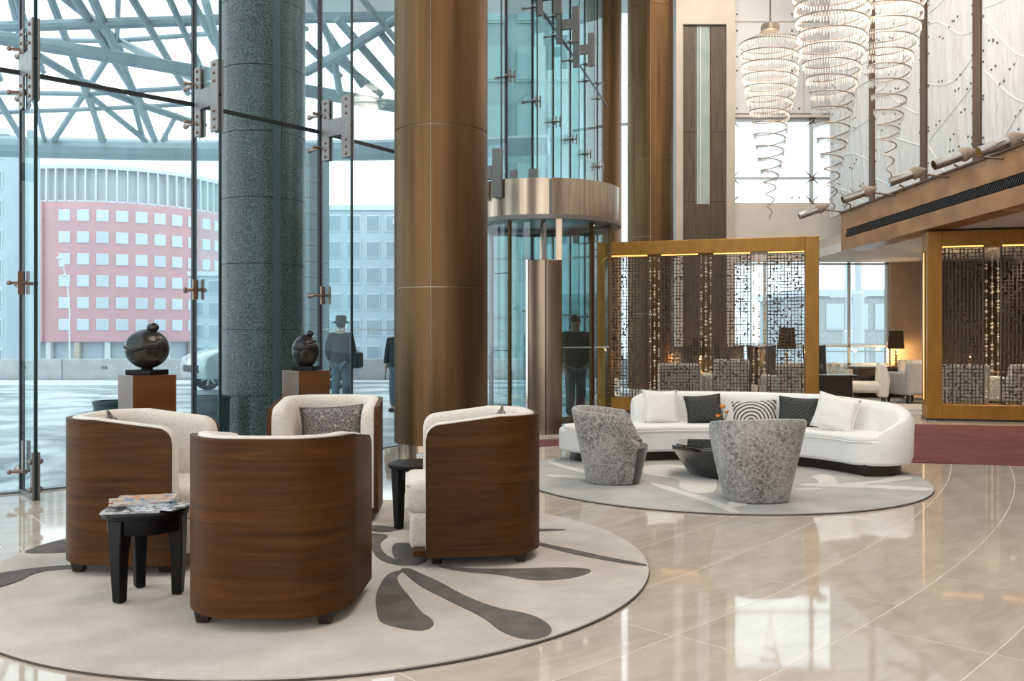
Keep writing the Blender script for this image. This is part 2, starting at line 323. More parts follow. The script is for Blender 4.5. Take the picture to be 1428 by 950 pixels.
# ------------------------------------------------------------------ floor: concentric rings of marble slabs around the forecourt's centre
CX, CY = -11.5, 16.2
def ring_pt(r, a): return (CX + r * math.cos(a), CY + r * math.sin(a))
floor = struct('floor', (CX, CY, 0))
def sector(r0, r1, a0, a1, n):
    return [(r0 * math.cos(a0 + (a1 - a0) * i / n), r0 * math.sin(a0 + (a1 - a0) * i / n)) for i in range(n + 1)] + \
           [(r1 * math.cos(a1 - (a1 - a0) * i / n), r1 * math.sin(a1 - (a1 - a0) * i / n)) for i in range(n + 1)]
b = MB()
for i in range(28):
    a0 = R(-118) + R(132) * i / 28; a1 = R(-118) + R(132) * (i + 1) / 28
    b.prism(sector(11.82, 31, a0, a1, 4), -0.30, -0.0008)
b.build('screed', MT['grout'], floor, 0)
TILE = []
far = MB()
for k in range(-9, 26):
    r0 = 16.47 + 0.5 * k; rm = r0 + 0.25
    da = 1.05 / rm; na = int(R(132) / da); off = (k % 2) * 0.5 * da + (k % 3) * 0.13 * da
    g = 0.0022
    poly = sector(r0 + g, r0 + 0.5 - g, -da / 2 + g / rm, da / 2 - g / rm, 3)
    me = None
    for i in range(na):
        a = R(-118) + off + (i + 0.5) * da
        x, y = ring_pt(rm, a)
        if math.hypot(x - 0.3, y + 3) > 26: continue
        vis = 2.3 < y < 13.6 and abs(x) < 0.62 * y + 0.45
        if vis and (x + 1.015) ** 2 + (y - 4.9) ** 2 < 1.2 ** 2: vis = False
        if vis and (x - 1.79) ** 2 + (y - 7.87) ** 2 < 1.2 ** 2: vis = False
        if vis: TILE.append((y, k, rm, a, poly))
        else:
            ca, sa = math.cos(a), math.sin(a)
            far.prism([(px * ca - py * sa, px * sa + py * ca) for px, py in poly], -0.012, 0.0)
TILE.sort(key=lambda t: t[0])
tmesh = {}
for i, (y, k, rm, a, poly) in enumerate(TILE):
    if i >= 300:
        ca, sa = math.cos(a), math.sin(a)
        far.prism([(px * ca - py * sa, px * sa + py * ca) for px, py in poly], -0.012, 0.0); continue
    if k not in tmesh:
        me = MB().prism([(px - rm, py) for px, py in poly], -0.012, 0.0).mesh('floor_tile', 0); tmesh[k] = me
    o = put('floor_tile', tmesh[k], MT['marble'], floor)
    o.location = (rm * math.cos(a), rm * math.sin(a), 0); o.rotation_euler = (0, 0, a)
tag(far.build('floor_paving', MT['marble'], floor, 0), kind='stuff')

# burgundy carpet band between the seating and the screens, grey carpet in the lounge
b = MB()
front = [(0.02, 9.55), (0.34, 10.05), (1.4, 10.3), (3.0, 9.6), (3.9, 8.72), (5.2, 8.42), (6.6, 8.25), (9.0, 8.2)]
back = [(9.0, 11.9), (6.6, 12.35), (5.0, 12.72), (3.0, 13.4), (1.3, 13.6), (1.5, 12.6), (1.3, 11.5), (0.75, 10.75), (0.0, 10.55)]
b.prism(front + back, 0.0, 0.008)
tag(b.build('entrance_carpet', MT['carpet'], None, 0), 'burgundy carpet strip laid across the marble behind the white sofa', 'carpet')
b = MB().prism([(3.15, 15.1), (6.0, 14.2), (9.5, 13.9), (11, 14), (11, 18.1), (3.15, 18.1)], 0.0, 0.008)
tag(b.build('lounge_carpet', MT['lounge_carpet'], None, 0), 'pale grey lounge carpet beyond the gold screens', 'carpet')

# ------------------------------------------------------------------ point-fixed glass facade with glass fins
JP = []
for i in range(-2, 5):
    a = R(-50.16 + 6.74 * i); JP.append(ring_pt(11.9, a))
h = 70.0; p = JP[-1]
for hd in (70, 73, 74, 74, 74, 74, 75):
    p = (p[0] + 1.4 * math.cos(R(hd)), p[1] + 1.4 * math.sin(R(hd))); JP.append(p)
ZJ = [0.0, 3.316, 6.63, 9.95]
DOOR = (0.42, 12.25, 1.05)
def bar2(b, p, q, t, z0, z1):
    d = Vector((q[0] - p[0], q[1] - p[1])); n = Vector((-d.y, d.x)).normalized() * (t / 2)
    b.prism([(p[0] + n.x, p[1] + n.y), (q[0] + n.x, q[1] + n.y), (q[0] - n.x, q[1] - n.y), (p[0] - n.x, p[1] - n.y)], z0, z1)
bolt_me = MB().lathe([(0.0135, 0), (0.0135, 0.008), (0.009, 0.014)], 8).mesh('bolt')
bolt_me.materials.append(MT['copper_bolt'])
def wall_hit(o):  # label helper kept simple
    return o
for i in range(len(JP) - 1):
    J, K = JP[i], JP[i + 1]
    t = Vector((K[0] - J[0], K[1] - J[1])).normalized(); prev = JP[i - 1] if i > 0 else (J[0] - t.x, J[1] - t.y)
    tt = (Vector((K[0] - prev[0], K[1] - prev[1]))).normalized(); nin = Vector((tt.y, -tt.x))
    w = struct('window_%d' % (i + 1), (J[0], J[1], 0))
    near = i in (2, 3, 4)
    L = lambda q: (q[0] - J[0], q[1] - J[1])
    # panes
    for z in range(3):
        if z == 0 and i in (6, 7): continue
        q0 = (t.x * 0.012, t.y * 0.012); q1 = (K[0] - J[0] - t.x * 0.012, K[1] - J[1] - t.y * 0.012)
        b = MB(); bar2(b, q0, q1, 0.016, ZJ[z] + (0.012 if z else 0.0), ZJ[z + 1] - 0.012); b.build('pane', MT['glass'], w, 0)
    if i == 7:      # glazing above and beside the revolving door
        b = MB(); bar2(b, (t.x * 0.55, t.y * 0.55), (t.x * 1.39, t.y * 1.39), 0.016, 0, ZJ[1] - 0.012); b.build('pane', MT['glass'], w, 0)
    # seals
    b = MB(); bar2(b, (-tt.x * 0.019, -tt.y * 0.019), (tt.x * 0.019, tt.y * 0.019), 0.036, 0 if i not in (7,) else 3.3, 9.95); b.build('joint_seal', MT['seal'], w, 0)
    for z in (1, 2):
        b = MB(); bar2(b, (0, 0), L(K), 0.028, ZJ[z] - 0.017, ZJ[z] + 0.017); b.build('joint_seal', MT['seal'], w, 0)
    # fin in three lifts with dark inner edge
    f0 = nin * 0.03; f1 = nin * 0.46
    for z in range(3):
        if (z == 0 and i in (6, 7)) or i >= 11: continue
        b = MB(); bar2(b, f0, f1, 0.024, ZJ[z] + (0.01 if z else 0.0), ZJ[z + 1] - 0.01); b.build('fin', MT['fin'], w, 0)
        b = MB(); bar2(b, f1, f1 + nin * 0.012, 0.026, ZJ[z] + (0.01 if z else 0.0), ZJ[z + 1] - 0.01); b.build('fin_edge', MT['glass_edge'], w, 0)
    # splice plates at each fin joint: H of two uprights and a web, both faces of the fin
    side = Vector((tt.x, tt.y))
    for z in (() if i >= 11 else (1, 2) if i >= 2 else (1,)):
        zc = ZJ[z]
        sp = bpy.data.objects.new('splice_plate', None); COL.objects.link(sp); sp.parent = w; sp.location = (0, 0, zc); sp.empty_display_size = 0.05
        for sgn in (-1, 1):
            s0 = side * (sgn * 0.021)
            b = MB()
            bar2(b, s0 + nin * 0.06, s0 + nin * 0.165, 0.016, -0.31, 0.31)
            bar2(b, s0 + nin * 0.345, s0 + nin * 0.475, 0.016, -0.31, 0.31)
            bar2(b, s0 + nin * 0.165, s0 + nin * 0.345, 0.015, -0.075, 0.10)
            b.build('plate', MT['bracket'], sp, 0, 0.004, 1)
            if i in (2, 3, 4):
                for zz in (-0.27, -0.20, -0.13, 0.13, 0.20, 0.27):
                    for dd in (0.11, 0.41):
                        o = put('bolt', bolt_me, None, sp)
                        o.location = (s0.x + nin.x * dd + side.x * sgn * 0.008, s0.y + nin.y * dd + side.y * sgn * 0.008, zz)
                        o.rotation_euler = Vector((side.x * sgn, side.y * sgn, 0)).to_track_quat('Z', 'Y').to_euler()
    # spider fittings clamping the panes
    zs = [1.652, 3.316 - 0.17, 3.316 + 0.17, 4.97, 6.46, 6.80] if i >= 2 else [1.652, 3.15, 3.48]
    if i in (6, 7): zs = zs[1:]
    if i == 2: zs = [0.17] + zs
    for zz in zs:
        b = MB()
        b.tube([tuple(-nin * 0.16) + (zz,), tuple(-nin * 0.10) + (zz,), tuple(nin * 0.12) + (zz,), tuple(nin * 0.13) + (zz,)], [0.024, 0.013, 0.013, 0.016], 8)
        b.ball(tuple(-nin * 0.16) + (zz,), 0.026, 8, 6)
        for sg in (-1, 1):
            b.tube([tuple(nin * 0.05) + (zz,), tuple(nin * 0.015 + tt * (sg * 0.09)) + (zz,)], [0.016, 0.012], 6)
            b.ball(tuple(nin * 0.02 + tt * (sg * 0.095)) + (zz,), 0.019, 8, 6)
        if zz in (1.652, 4.97):
            bar2(b, nin * 0.055 - side * 0.022, nin * 0.075 - side * 0.022, 0.045, zz - 0.09, zz + 0.09)
            bar2(b, nin * 0.11 + side * 0.018, nin * 0.135 + side * 0.018, 0.02, zz - 0.09, zz + 0.09)
        b.build('spider_fitting', MT['copper_bolt'], w)
    if i in (4, 5):      # row of white safety marks
        b = MB()
        for q in range(24):
            b.box((t.x * (0.04 + 0.057 * q), t.y * (0.04 + 0.057 * q), 1.31), (0.018, 0.022, 0.018), math.atan2(t.y, t.x))
        b.build('safety_marks', MT['white_metal'], w, 0)
    if i in (2, 3, 4):   # shoe of the fin
        b = MB()
        for sgn in (-1, 1):
            s0 = side * (sgn * 0.02)
            bar2(b, s0 + nin * 0.42, s0 + nin * 0.49, 0.014, 0.0, 0.36)
            bar2(b, s0 + nin * 0.10, s0 + nin * 0.17, 0.014, 0.18, 0.42)
            bar2(b, s0 + nin * 0.06, s0 + nin * 0.46, 0.014, 0.0, 0.035)
        for zz in (0.08, 0.29):
            b.ball(tuple(side * -0.035 + nin * 0.455) + (zz,), 0.022, 8, 6); b.ball(tuple(side * 0.035 + nin * 0.455) + (zz,), 0.022, 8, 6)
        b.build('fin_shoe', MT['bracket'], w)
    b = MB(); bar2(b, (0, 0), L(K), 0.10, -0.02, 0.016 if i not in (6, 7) else 0.004); b.build('sill', MT['channel'], w, 0)

# ------------------------------------------------------------------ ceiling and walls of the hall
b = MB().bb(-7, 13, -5.5, 24, 9.95, 10.2)
tag(b.build('ceiling', MT['plaster'], None, 0), kind='structure')
WY = 19.0     # end wall
def at(px, py, y): return ((px - 714.0) / FPX * y, EYE - (py - HOR) * y / FPX)
# end wall with an upper and a lower window
wallb = struct('wall_back', (6, WY, 0))
b = MB()
b.bb(-1.33, 0.95, 0, 0.3, 5.92, 9.95)               # above the upper window
b.bb(-1.33, 0.95, 0, 0.3, 2.86, 4.07)
b.bb(-1.33, 5.5, 0, 0.3, 0.0, 0.62)
b.bb(0.95, 5.5, 0, 0.3, 2.86, 9.95)
b.build('wall_surface', MT['plaster'], wallb, 0)
b = MB().bb(2.05, 5.5, -0.02, 0.3, 0.62, 2.9); b.build('tan_wall_covering', MT['tan_wall'], wallb, 0)
for (x0, x1, z0, z1) in ((-1.33, 0.2, 6.0, 7.9), (0.2, 0.95, 6.0, 7.9), (-1.33, 0.95, 7.95, 9.9)):
    MB().bb(x0 + 0.01, x1 - 0.01, -0.03, 0, z0, z1).build('wall_panel', MT['white_wall'], wallb, 0)
b = MB()
for x in (-1.22, -0.05, 0.1, 0.9):
    for z in (4.2, 6.1, 6.9, 7.2, 7.75, 8.1, 8.6): b.ball((x, -0.035, z), 0.022, 6, 4)
b.build('wall_fixings', MT['bracket'], wallb)
# upper window
uw = struct('window_20', (6, WY, 0))
for x0, x1 in ((-1.33, 0.40), (0.40, 0.95)):
    for z0, z1 in ((4.07, 4.63), (4.63, 5.92)):
        MB().bb(x0 + 0.01, x1 - 0.01, 0.10, 0.115, z0, z1).build('pane', MT['glass'], uw, 0)
for x0, x1, z0, z1 in ((0.36, 0.44, 4.07, 5.92), (-1.33, 0.95, 4.61, 4.66), (-1.33, 0.95, 5.84, 5.92), (-1.33, 0.95, 4.07, 4.11)):
    MB().bb(x0, x1, 0.06, 0.12, z0, z1).build('glazing_bar', MT['white_metal'], uw, 0)
for x in (-1.3, 0.40):
    for z in (4.12, 4.64, 5.86):
        b = MB()
        for dx, dz in ((-1, 1), (1, 1), (-1, -1), (1, -1)):
            b.tube([(x, 0.04, z), (x + dx * 0.14, 0.05, z + dz * 0.14)], [0.02, 0.008], 6)
        b.build('spider_fitting', MT['bracket'], uw)
# lower window
lw = struct('window_21', (6, WY, 0))
for x0, x1 in ((-1.33, -0.6), (-0.6, 0.35), (0.35, 1.2), (1.2, 2.05)):
    MB().bb(x0 + 0.01, x1 - 0.01, 0.10, 0.115, 0.62, 2.86).build('pane', MT['glass'], lw, 0)
for x in (-1.30, -0.6, 0.35, 1.2, 2.02): MB().bb(x - 0.025, x + 0.025, 0.06, 0.12, 0.62, 2.86).build('glazing_bar', MT['white_metal'], lw, 0)
for z in (0.66, 1.05, 2.80): MB().bb(-1.33, 2.05, 0.06, 0.12, z - 0.02, z + 0.02).build('glazing_bar', MT['white_metal'], lw, 0)
# small window beside the end columns
ww = struct('window_22', (2.6, 22.6, 0))
for k in range(3):
    MB().bb(-0.75, 1.5, 0, 0.015, 3.316 * k + 0.01, 3.316 * k + 3.30).build('pane', MT['glass'], ww, 0)
    MB().bb(-0.75, 1.5, -0.03, 0.03, 3.316 * k - 0.03, 3.316 * k + 0.03).build('glazing_bar', MT['white_metal'], ww, 0)
# pylon clad in dark oak with a glass slot
py = struct('wall_pylon', (4.0, 18.6, 0))
b = MB(); b.bb(-0.60, 0.62, 0.0, 0.5, 0, 9.95); b.bb(-0.60, -0.46, -0.12, 0, 0, 9.95); b.bb(0.44, 0.62, -0.12, 0, 0, 9.95); b.bb(-0.46, 0.44, -0.12, 0, 7.72, 9.95)
b.build('stone_surround', MT['stone'], py, 0)
for x0, x1 in ((-0.46, -0.18), (0.12, 0.44)):
    for z0, z1 in ((0.0, 2.5), (2.5, 4.05), (4.05, 5.5), (5.5, 7.7)):
        MB().bb(x0 + 0.004, x1 - 0.004, -0.06, 0, z0 + 0.004, z1 - 0.004).build('oak_panel', MT['dark_oak'], py, 0)
MB().bb(-0.18, 0.12, -0.06, 0, 0, 3.98).build('oak_panel', MT['dark_oak'], py, 0)
MB().bb(-0.16, 0.10, -0.05, 0, 4.0, 7.7).build('glass_slot', mat('frosted_teal_glass', (0.30, 0.38, 0.36), 0.15, col2=(0.40, 0.47, 0.44), scale=2), py, 0)
MB().bb(-0.10, -0.08, -0.07, -0.04, 4.0, 7.7).build('slot_bar', MT['white_metal'], py, 0)
# upper right wall of etched panels between bronze mullions, with timber fascia and grille below
wr = struct('wall_right', (6.2, 13, 0))
YM = [17.42, 15.35, 13.42, 11.88, 10.4, 8.9, 7.4, 5.9, 4.4, 2.9, 1.4, -0.1]
ZB = 3.56
rng = random.Random(5)
for i in range(len(YM) - 1):
    y1, y0 = YM[i], YM[i + 1]
    for z0, z1 in ((ZB, 9.95),):
        pn = MB().bb(0, 0.05, y0 + 0.10 - 13, y1 - (0.10 if i else 0.0) - 13, z0, z1).build('etched_panel', MT['relief'], wr, 0)
    if i < 6:
        ya, yb = y0 + 0.14 - 13, y1 - 0.14 - 13; W = yb - ya
        b = MB()
        for z in [ZB + 0.12 + 0.62 * k for k in range(11)]:
            for yy in (ya, yb):
                for dz in (0, 0.13): b.ball((-0.004, yy, z + dz + rng.uniform(-.1, .1)), 0.017, 6, 4)
        for k in range(26):
            yy = rng.uniform(ya, yb); z = rng.uniform(ZB + 0.1, 8); b.ball((-0.004, yy, z), 0.017, 6, 4); b.ball((-0.004, yy + 0.1, z + rng.uniform(-.06, .06)), 0.017, 6, 4)
        b.build('panel_fixings', MT['bracket'], pn)
        b = MB()
        for k in range(9):
            z = ZB + 0.2 + k * 0.62; pts = []; amp = rng.uniform(-.35, .35); ph = rng.uniform(0, 6); tilt = rng.uniform(-.5, .5)
            for q in range(13):
                u = q / 12; pts.append((-0.002, ya + u * W, z + amp * math.sin(PI * u + ph) + tilt * (u - .5)))
            b.tube(pts, 0.007, 5)
        for k in range(14):
            y = rng.uniform(ya + .1, yb - .4); z = rng.uniform(ZB + .1, 8); ln = rng.uniform(.25, .6)
            b.tube([(0.004, y, z), (0.0, y + ln * .3, z - ln * .45), (0.004, min(y + ln * .55, yb), z - ln)], [0.002, 0.008, 0.002], 5)
        b.build('relief_line', MT['white_line'], pn)
    if i: MB().bb(-0.03, 0.04, y1 - 13 - 0.095, y1 - 13 + 0.095, ZB, 9.95).build('mullion', MT['beam'], wr, 0, 0.008, 1)
b = MB(); b.bb(-0.08, 0.3, -13.1, 3.6, 3.21, ZB - 0.02); b.bb(-0.08, 0.3, -13.1, 3.6, 2.83, 3.06); b.bb(0.0, 0.3, -13.1, 3.6, 3.06, 3.21); b.bb(-0.08, 0.3, 3.35, 3.6, 3.06, 3.21)
b.build('timber_fascia', MT['fascia_wood'], wr, 0)
b = MB(); b.bb(-0.11, -0.06, -13.1, 3.62, ZB - 0.03, ZB); b.build('fascia_cap', MT['beam'], wr, 0)
b = MB()
y = -13.0
while y < 3.35:
    b.box((-0.04, y, 3.135), (0.08, 0.022, 0.15), 0, R(35)); y += 0.055
tag(b.build('grille_slats', MT['black_metal'], wr, 0), kind='stuff')
MB().bb(-0.02, 0.0, -13.1, 3.35, 3.06, 3.21).build('grille_back', MT['black_metal'], wr, 0)
b = MB().bb(6.12, 13.5, -0.1, 18.98, 2.83, 2.99)
tag(b.build('ceiling_lounge', MT['plaster'], None, 0), kind='structure')
b = MB().bb(6.25, 13.5, -0.1, 18.98, 3.0, 3.2); tag(b.build('floor_mezzanine', MT['stone'], None, 0), kind='structure')
b = MB().bb(13.0, 13.2, -5.5, 19.2, 0, 9.95); tag(b.build('wall_far_right', MT['tan_wall'], None, 0), kind='structure')
b = MB().bb(2.0, 13.2, -5.6, -5.4, 0, 9.95); tag(b.build('wall_behind', MT['plaster'], None, 0), kind='structure')
for k, (x, y) in enumerate(((7.2, 15.4), (8.6, 14.6), (7.6, 12.6), (9.2, 16.4))):
    t = thing('downlight', 'recessed downlight in the lounge ceiling, ' + ('above the gap between the gold screens', 'behind the right gold screen', 'in front of the right gold screen', 'deepest in the lounge')[k], 'downlight', (x, y, 2.83), 0, 'downlights in the lounge ceiling')
    MB().lathe([(0.07, 0.0), (0.07, -0.012), (0.055, -0.012), (0.05, 0.0)], 20).build('trim_ring', MT['chrome'], t)
    MB().lathe([(0.048, -0.002), (0.048, -0.004)], 16).build('lens', mat('downlight_lens', (1, .9, .8), .4, emis=(1, .85, .65), estr=6), t)
    l = bpy.data.lights.new('downlight_bulb', 'SPOT'); l.energy = 150; l.color = WARM; l.spot_size = R(100); l.spot_blend = 0.6; l.shadow_soft_size = 0.05
    o = bpy.data.objects.new('downlight_bulb', l); COL.objects.link(o); o.location = (0, 0, -0.03); o.parent = t

# ------------------------------------------------------------------ columns
def bronze_column(name, label, x, y, r=0.43):
    t = thing(name, label, 'column', (x, y, 0))
    z = 0.265
    MB().lathe([(r - 0.03, 0.0), (r - 0.03, z)], 40).build('base_drum', MT['steel'], t)
    k = 0
    while z < 9.94:
        z1 = min(z + 1.433 - (0 if k else 0.028), 9.95)
        for q in range(4):          # four curved cladding panels per lift
            a0 = R(-98 + 90 * q) + 0.004 / r; a1 = R(-98 + 90 * (q + 1)) - 0.004 / r
            rows = []
            for i in range(13):
                a = a0 + (a1 - a0) * i / 12; c, s = math.cos(a), math.sin(a)
                rows.append([((r - 0.02) * c, (r - 0.02) * s, z + 0.004), (r * c, r * s, z + 0.004), (r * c, r * s, z1 - 0.004), ((r - 0.02) * c, (r - 0.02) * s, z1 - 0.004)])
            MB().loft(rows).build('cladding_panel', MT['bronze'], t)
        z = z1; k += 1
    MB().lathe([(r - 0.012, 0.27), (r - 0.012, 9.95)], 40).build('core', MT['bronze_seam'], t)
    return t
bronze_column('bronze_column', 'large bronze clad column standing behind the walnut tub chairs', -0.655, 8.25)
bronze_column('bronze_column', 'tall bronze clad column rising behind the left gold screen', 2.62, 16.9)
bronze_column('bronze_column', 'distant bronze clad column beyond the revolving door', 2.22, 21.6)
o = MB().bb(-0.035, 0.035, -0.012, 0, 0, 0.10).build('outlet_plate', MT['white_metal'], None, 0, 0.004, 1)
o.location = (-0.655 + 0.41 * math.cos(R(-112)), 8.25 + 0.41 * math.sin(R(-112)), 0.10); o.rotation_euler = (0, 0, R(-22)); tag(o, 'small pale outlet plate at the foot of the large bronze column', 'outlet')

# granite column outside the glass
t = thing('granite_column', 'dark green speckled granite column outside the glass wall', 'column', (-2.82, 10.1, 0))
r = 0.47; z = -0.03; k = 0
zj = [-0.03 + 0.50] + [0.5 + 0.718 * i for i in range(1, 14)]
z0 = -0.03
for z1 in [0.593 + 0.718 * i for i in range(0, 14)]:
    for a0, a1 in ((-127, -61), (-50, 40), (40, 130), (130, 233)):
        rows = []
        for i in range(11):
            a = R(a0 + (a1 - a0) * i / 10); c, s = math.cos(a), math.sin(a)
            rows.append([((r - 0.03) * c, (r - 0.03) * s, z0 + 0.004), (r * c, r * s, z0 + 0.004), (r * c, r * s, z1 - 0.004), ((r - 0.03) * c, (r - 0.03) * s, z1 - 0.004)])
        MB().loft(rows).build('granite_panel', MT['granite'], t)
    z0 = z1
MB().lathe([(r - 0.01, -0.03), (r - 0.01, 9.9)], 40).build('core', MT['dark_joint'], t)
rows = [[((r - 0.03 + d) * math.cos(R(a)), (r - 0.03 + d) * math.sin(R(a)), z) for d, z in ((0, 0), (0.024, 0), (0.024, 9.9), (0, 9.9))] for a in (-61, -58, -55, -52, -50)]
MB().loft(rows).build('metal_channel', MT['channel'], t)

# ------------------------------------------------------------------ revolving door
DX, DY, DR = DOOR
rd = thing('revolving_door', 'round glass revolving door with a stainless steel drum canopy', 'door', (DX, DY, 0))
def arc_wall(r0, r1, a0, a1, z0, z1, n=24):
    rows = []
    for i in range(n + 1):
        a = R(a0 + (a1 - a0) * i / n); c, s = math.cos(a), math.sin(a)
        rows.append([(r0 * c, r0 * s, z0), (r1 * c, r1 * s, z0), (r1 * c, r1 * s, z1), (r0 * c, r0 * s, z1)])
    return MB().loft(rows)
for a0, a1 in ((-168, -87.5), (-85.5, -10), (-8, 70), (72, 192 - 2)):
    arc_wall(DR - 0.03, DR, a0, a1, 2.77, 3.235).build('drum_panel', MT['steel'], rd)
arc_wall(DR - 0.05, DR - 0.01, -180, 180, 2.75, 3.22, 48).build('drum_core', MT['bracket'], rd)
arc_wall(DR - 0.10, DR + 0.02, -180, 180, 2.72, 2.775, 48).build('drum_rim', MT['bracket'], rd)
MB().lathe([(DR - 0.04, 3.18), (DR - 0.04, 3.20)], 48).build('drum_roof', MT['bracket'], rd)
cd = MB().lathe([(DR - 0.06, 2.79), (DR - 0.06, 2.80)], 48).build('drum_ceiling', mat('dark_door_ceiling', (0.05, 0.042, 0.036), 0.25), rd)
for a in (-150, -95, -40, 15):
    MB().lathe([(0.035, 2.787), (0.035, 2.79)], 12, (0.72 * math.cos(R(a)), 0.72 * math.sin(R(a)), 0)).build('spot_lens', mat('spot_lens', (1, .9, .8), .4, emis=(1, .82, .6), estr=5), cd)
GR = 0.93
for a0, a1 in ((-178, -122), (-118, -98), (-80, -48), (-46, -14)):
    arc_wall(GR - 0.035, GR - 0.020, a0, a1, 0.06, 2.72, 14).build('curved_pane', MT['door_glass'], rd)
arc_wall(GR - 0.06, GR, -180, 180, 0.0, 0.02, 48).build('floor_ring', MT['steel'], rd)
for a in (-120, -47): arc_wall(GR - 0.055, GR - 0.01, a - 1.1, a + 1.1, 0.0, 2.72, 2).build('mullion', MT['bronze'], rd, 0)
arc_wall(GR - 0.07, GR + 0.01, -12, -4, 0.0, 2.72, 3).build('mullion', MT['bronze'], rd, 0)
for z in (0.35, 1.05, 2.05): arc_wall(GR - 0.042, GR - 0.036, -178, -122, z, z + 0.016, 12).build('transom_line', MT['channel'], rd, 0)
for a0, a1 in ((-178, -122), (-80, -14)):
    b = MB()
    for i in range(int((a1 - a0) / 2)):
        a = R(a0 + 2 * i); b.box((0.98 * GR * math.cos(a), 0.98 * GR * math.sin(a), 1.10), (0.012, 0.012, 0.014), a)
    b.build('safety_dots', MT['white_metal'], rd, 0)
# the tall stainless portal post at the near side of the drum
pp = Vector((0.43 - DX, 11.17 - DY))
b = MB().prism([(pp.x, pp.y - 0.05), (pp.x + 0.20, pp.y + 0.03), (pp.x + 0.17, pp.y + 0.12), (pp.x - 0.23, pp.y + 0.12), (pp.x - 0.25, pp.y + 0.03)], 0.0, 2.20)
po = b.build('portal_post', MT['post_steel'], rd, 0, 0.006, 2)
MB().box((pp.x - 0.01, pp.y - 0.045, 1.10), (0.014, 0.02, 2.19)).build('post_groove', MT['dark_joint'], po, 0)
MB().box((pp.x - 0.245, pp.y + 0.02, 1.10), (0.02, 0.03, 2.20)).build('post_edge', MT['chrome'], po, 0)
MB().bb(pp.x + 0.12, pp.x + 0.20, pp.y + 0.04, pp.y + 0.10, 2.2, 2.75).build('post_extension', MT['steel'], rd, 0)
MB().bb(pp.x - 0.30, pp.x + 0.26, pp.y - 0.09, pp.y + 0.16, 0, 0.012).build('post_base', MT['stone'], rd, 0)
# rotating wings
MB().lathe([(0.035, 0.02), (0.035, 2.79)], 14).build('centre_shaft', MT['steel'], rd)
for a in (30, 150, 270):
    c, s = math.cos(R(a)), math.sin(R(a))
    w = MB(); bar2(w, (0.05 * c, 0.05 * s), (0.82 * c, 0.82 * s), 0.012, 0.12, 2.66); wo = w.build('wing', MT['door_glass'], rd, 0)
    w = MB(); bar2(w, (0.80 * c, 0.80 * s), (0.85 * c, 0.85 * s), 0.04, 0.03, 2.70); bar2(w, (0.04 * c, 0.04 * s), (0.84 * c, 0.84 * s), 0.04, 0.03, 0.12); bar2(w, (0.04 * c, 0.04 * s), (0.84 * c, 0.84 * s), 0.04, 2.66, 2.70)
    w.build('wing_frame', MT['bracket'], wo, 0)

# ------------------------------------------------------------------ gold screens
rng = random.Random(9)
def lattice(b, x0, x1, z0, z1, y, cell=0.052, t=0.0105, seed=1):
    g = random.Random(seed); nx = max(1, round((x1 - x0) / cell)); nz = round((z1 - z0) / cell); cx = (x1 - x0) / nx; cz = (z1 - z0) / nz
    for i in range(nx + 1):          # long uprights, broken here and there
        x = x0 + i * cx; k = 0
        while k < nz:
            n = g.choice((2, 3, 4, 6, 9)); e = min(nz, k + n)
            b.box((x, y, z0 + (k + e) / 2 * cz), (t * g.choice((0.8, 1, 1.5)), 0.02, (e - k) * cz)); k = e + g.choice((0, 0, 0, 1))
    for j in range(nz + 1):
        z = z0 + j * cz; i = 0
        while i < nx:
            n = g.choice((1, 1, 2, 3)); e = min(nx, i + n)
            b.box((x0 + (i + e) / 2 * cx, y, z), ((e - i) * cx, 0.02, t * g.choice((0.8, 1, 1.4)))); i = e + g.choice((0, 0, 1))
    for q in range(int(nx * nz * 0.28)):   # little squares and knobs set off the grid
        x = x0 + g.uniform(0.3, nx - 0.3) * cx; z = z0 + g.uniform(0.3, nz - 0.3) * cz; w = g.uniform(0.02, 0.036)
        b.box((x, y, z), (w, 0.016, w), 0, 0, R(45) if g.random() < 0.3 else 0)
def bead_string(root, x, z0, z1, y, seed):
    g = random.Random(seed); b = MB(); z = z1 - 0.02
    b.tube([(x, y, z0), (x, y, z1)], 0.0025, 4)
    while z > z0 + 0.03:
        run = g.choice((1, 2, 3, 4)); 
        for q in range(run):
            r = g.choice((0.012, 0.014, 0.018, 0.024)); z -= r
            if z < z0 + 0.02: break
            b.ball((x, y, z), r, 8, 6); z -= r + 0.006
        z -= g.choice((0.02, 0.05, 0.09, 0.14))
    b.build('bead_string', MT['bead'], root)
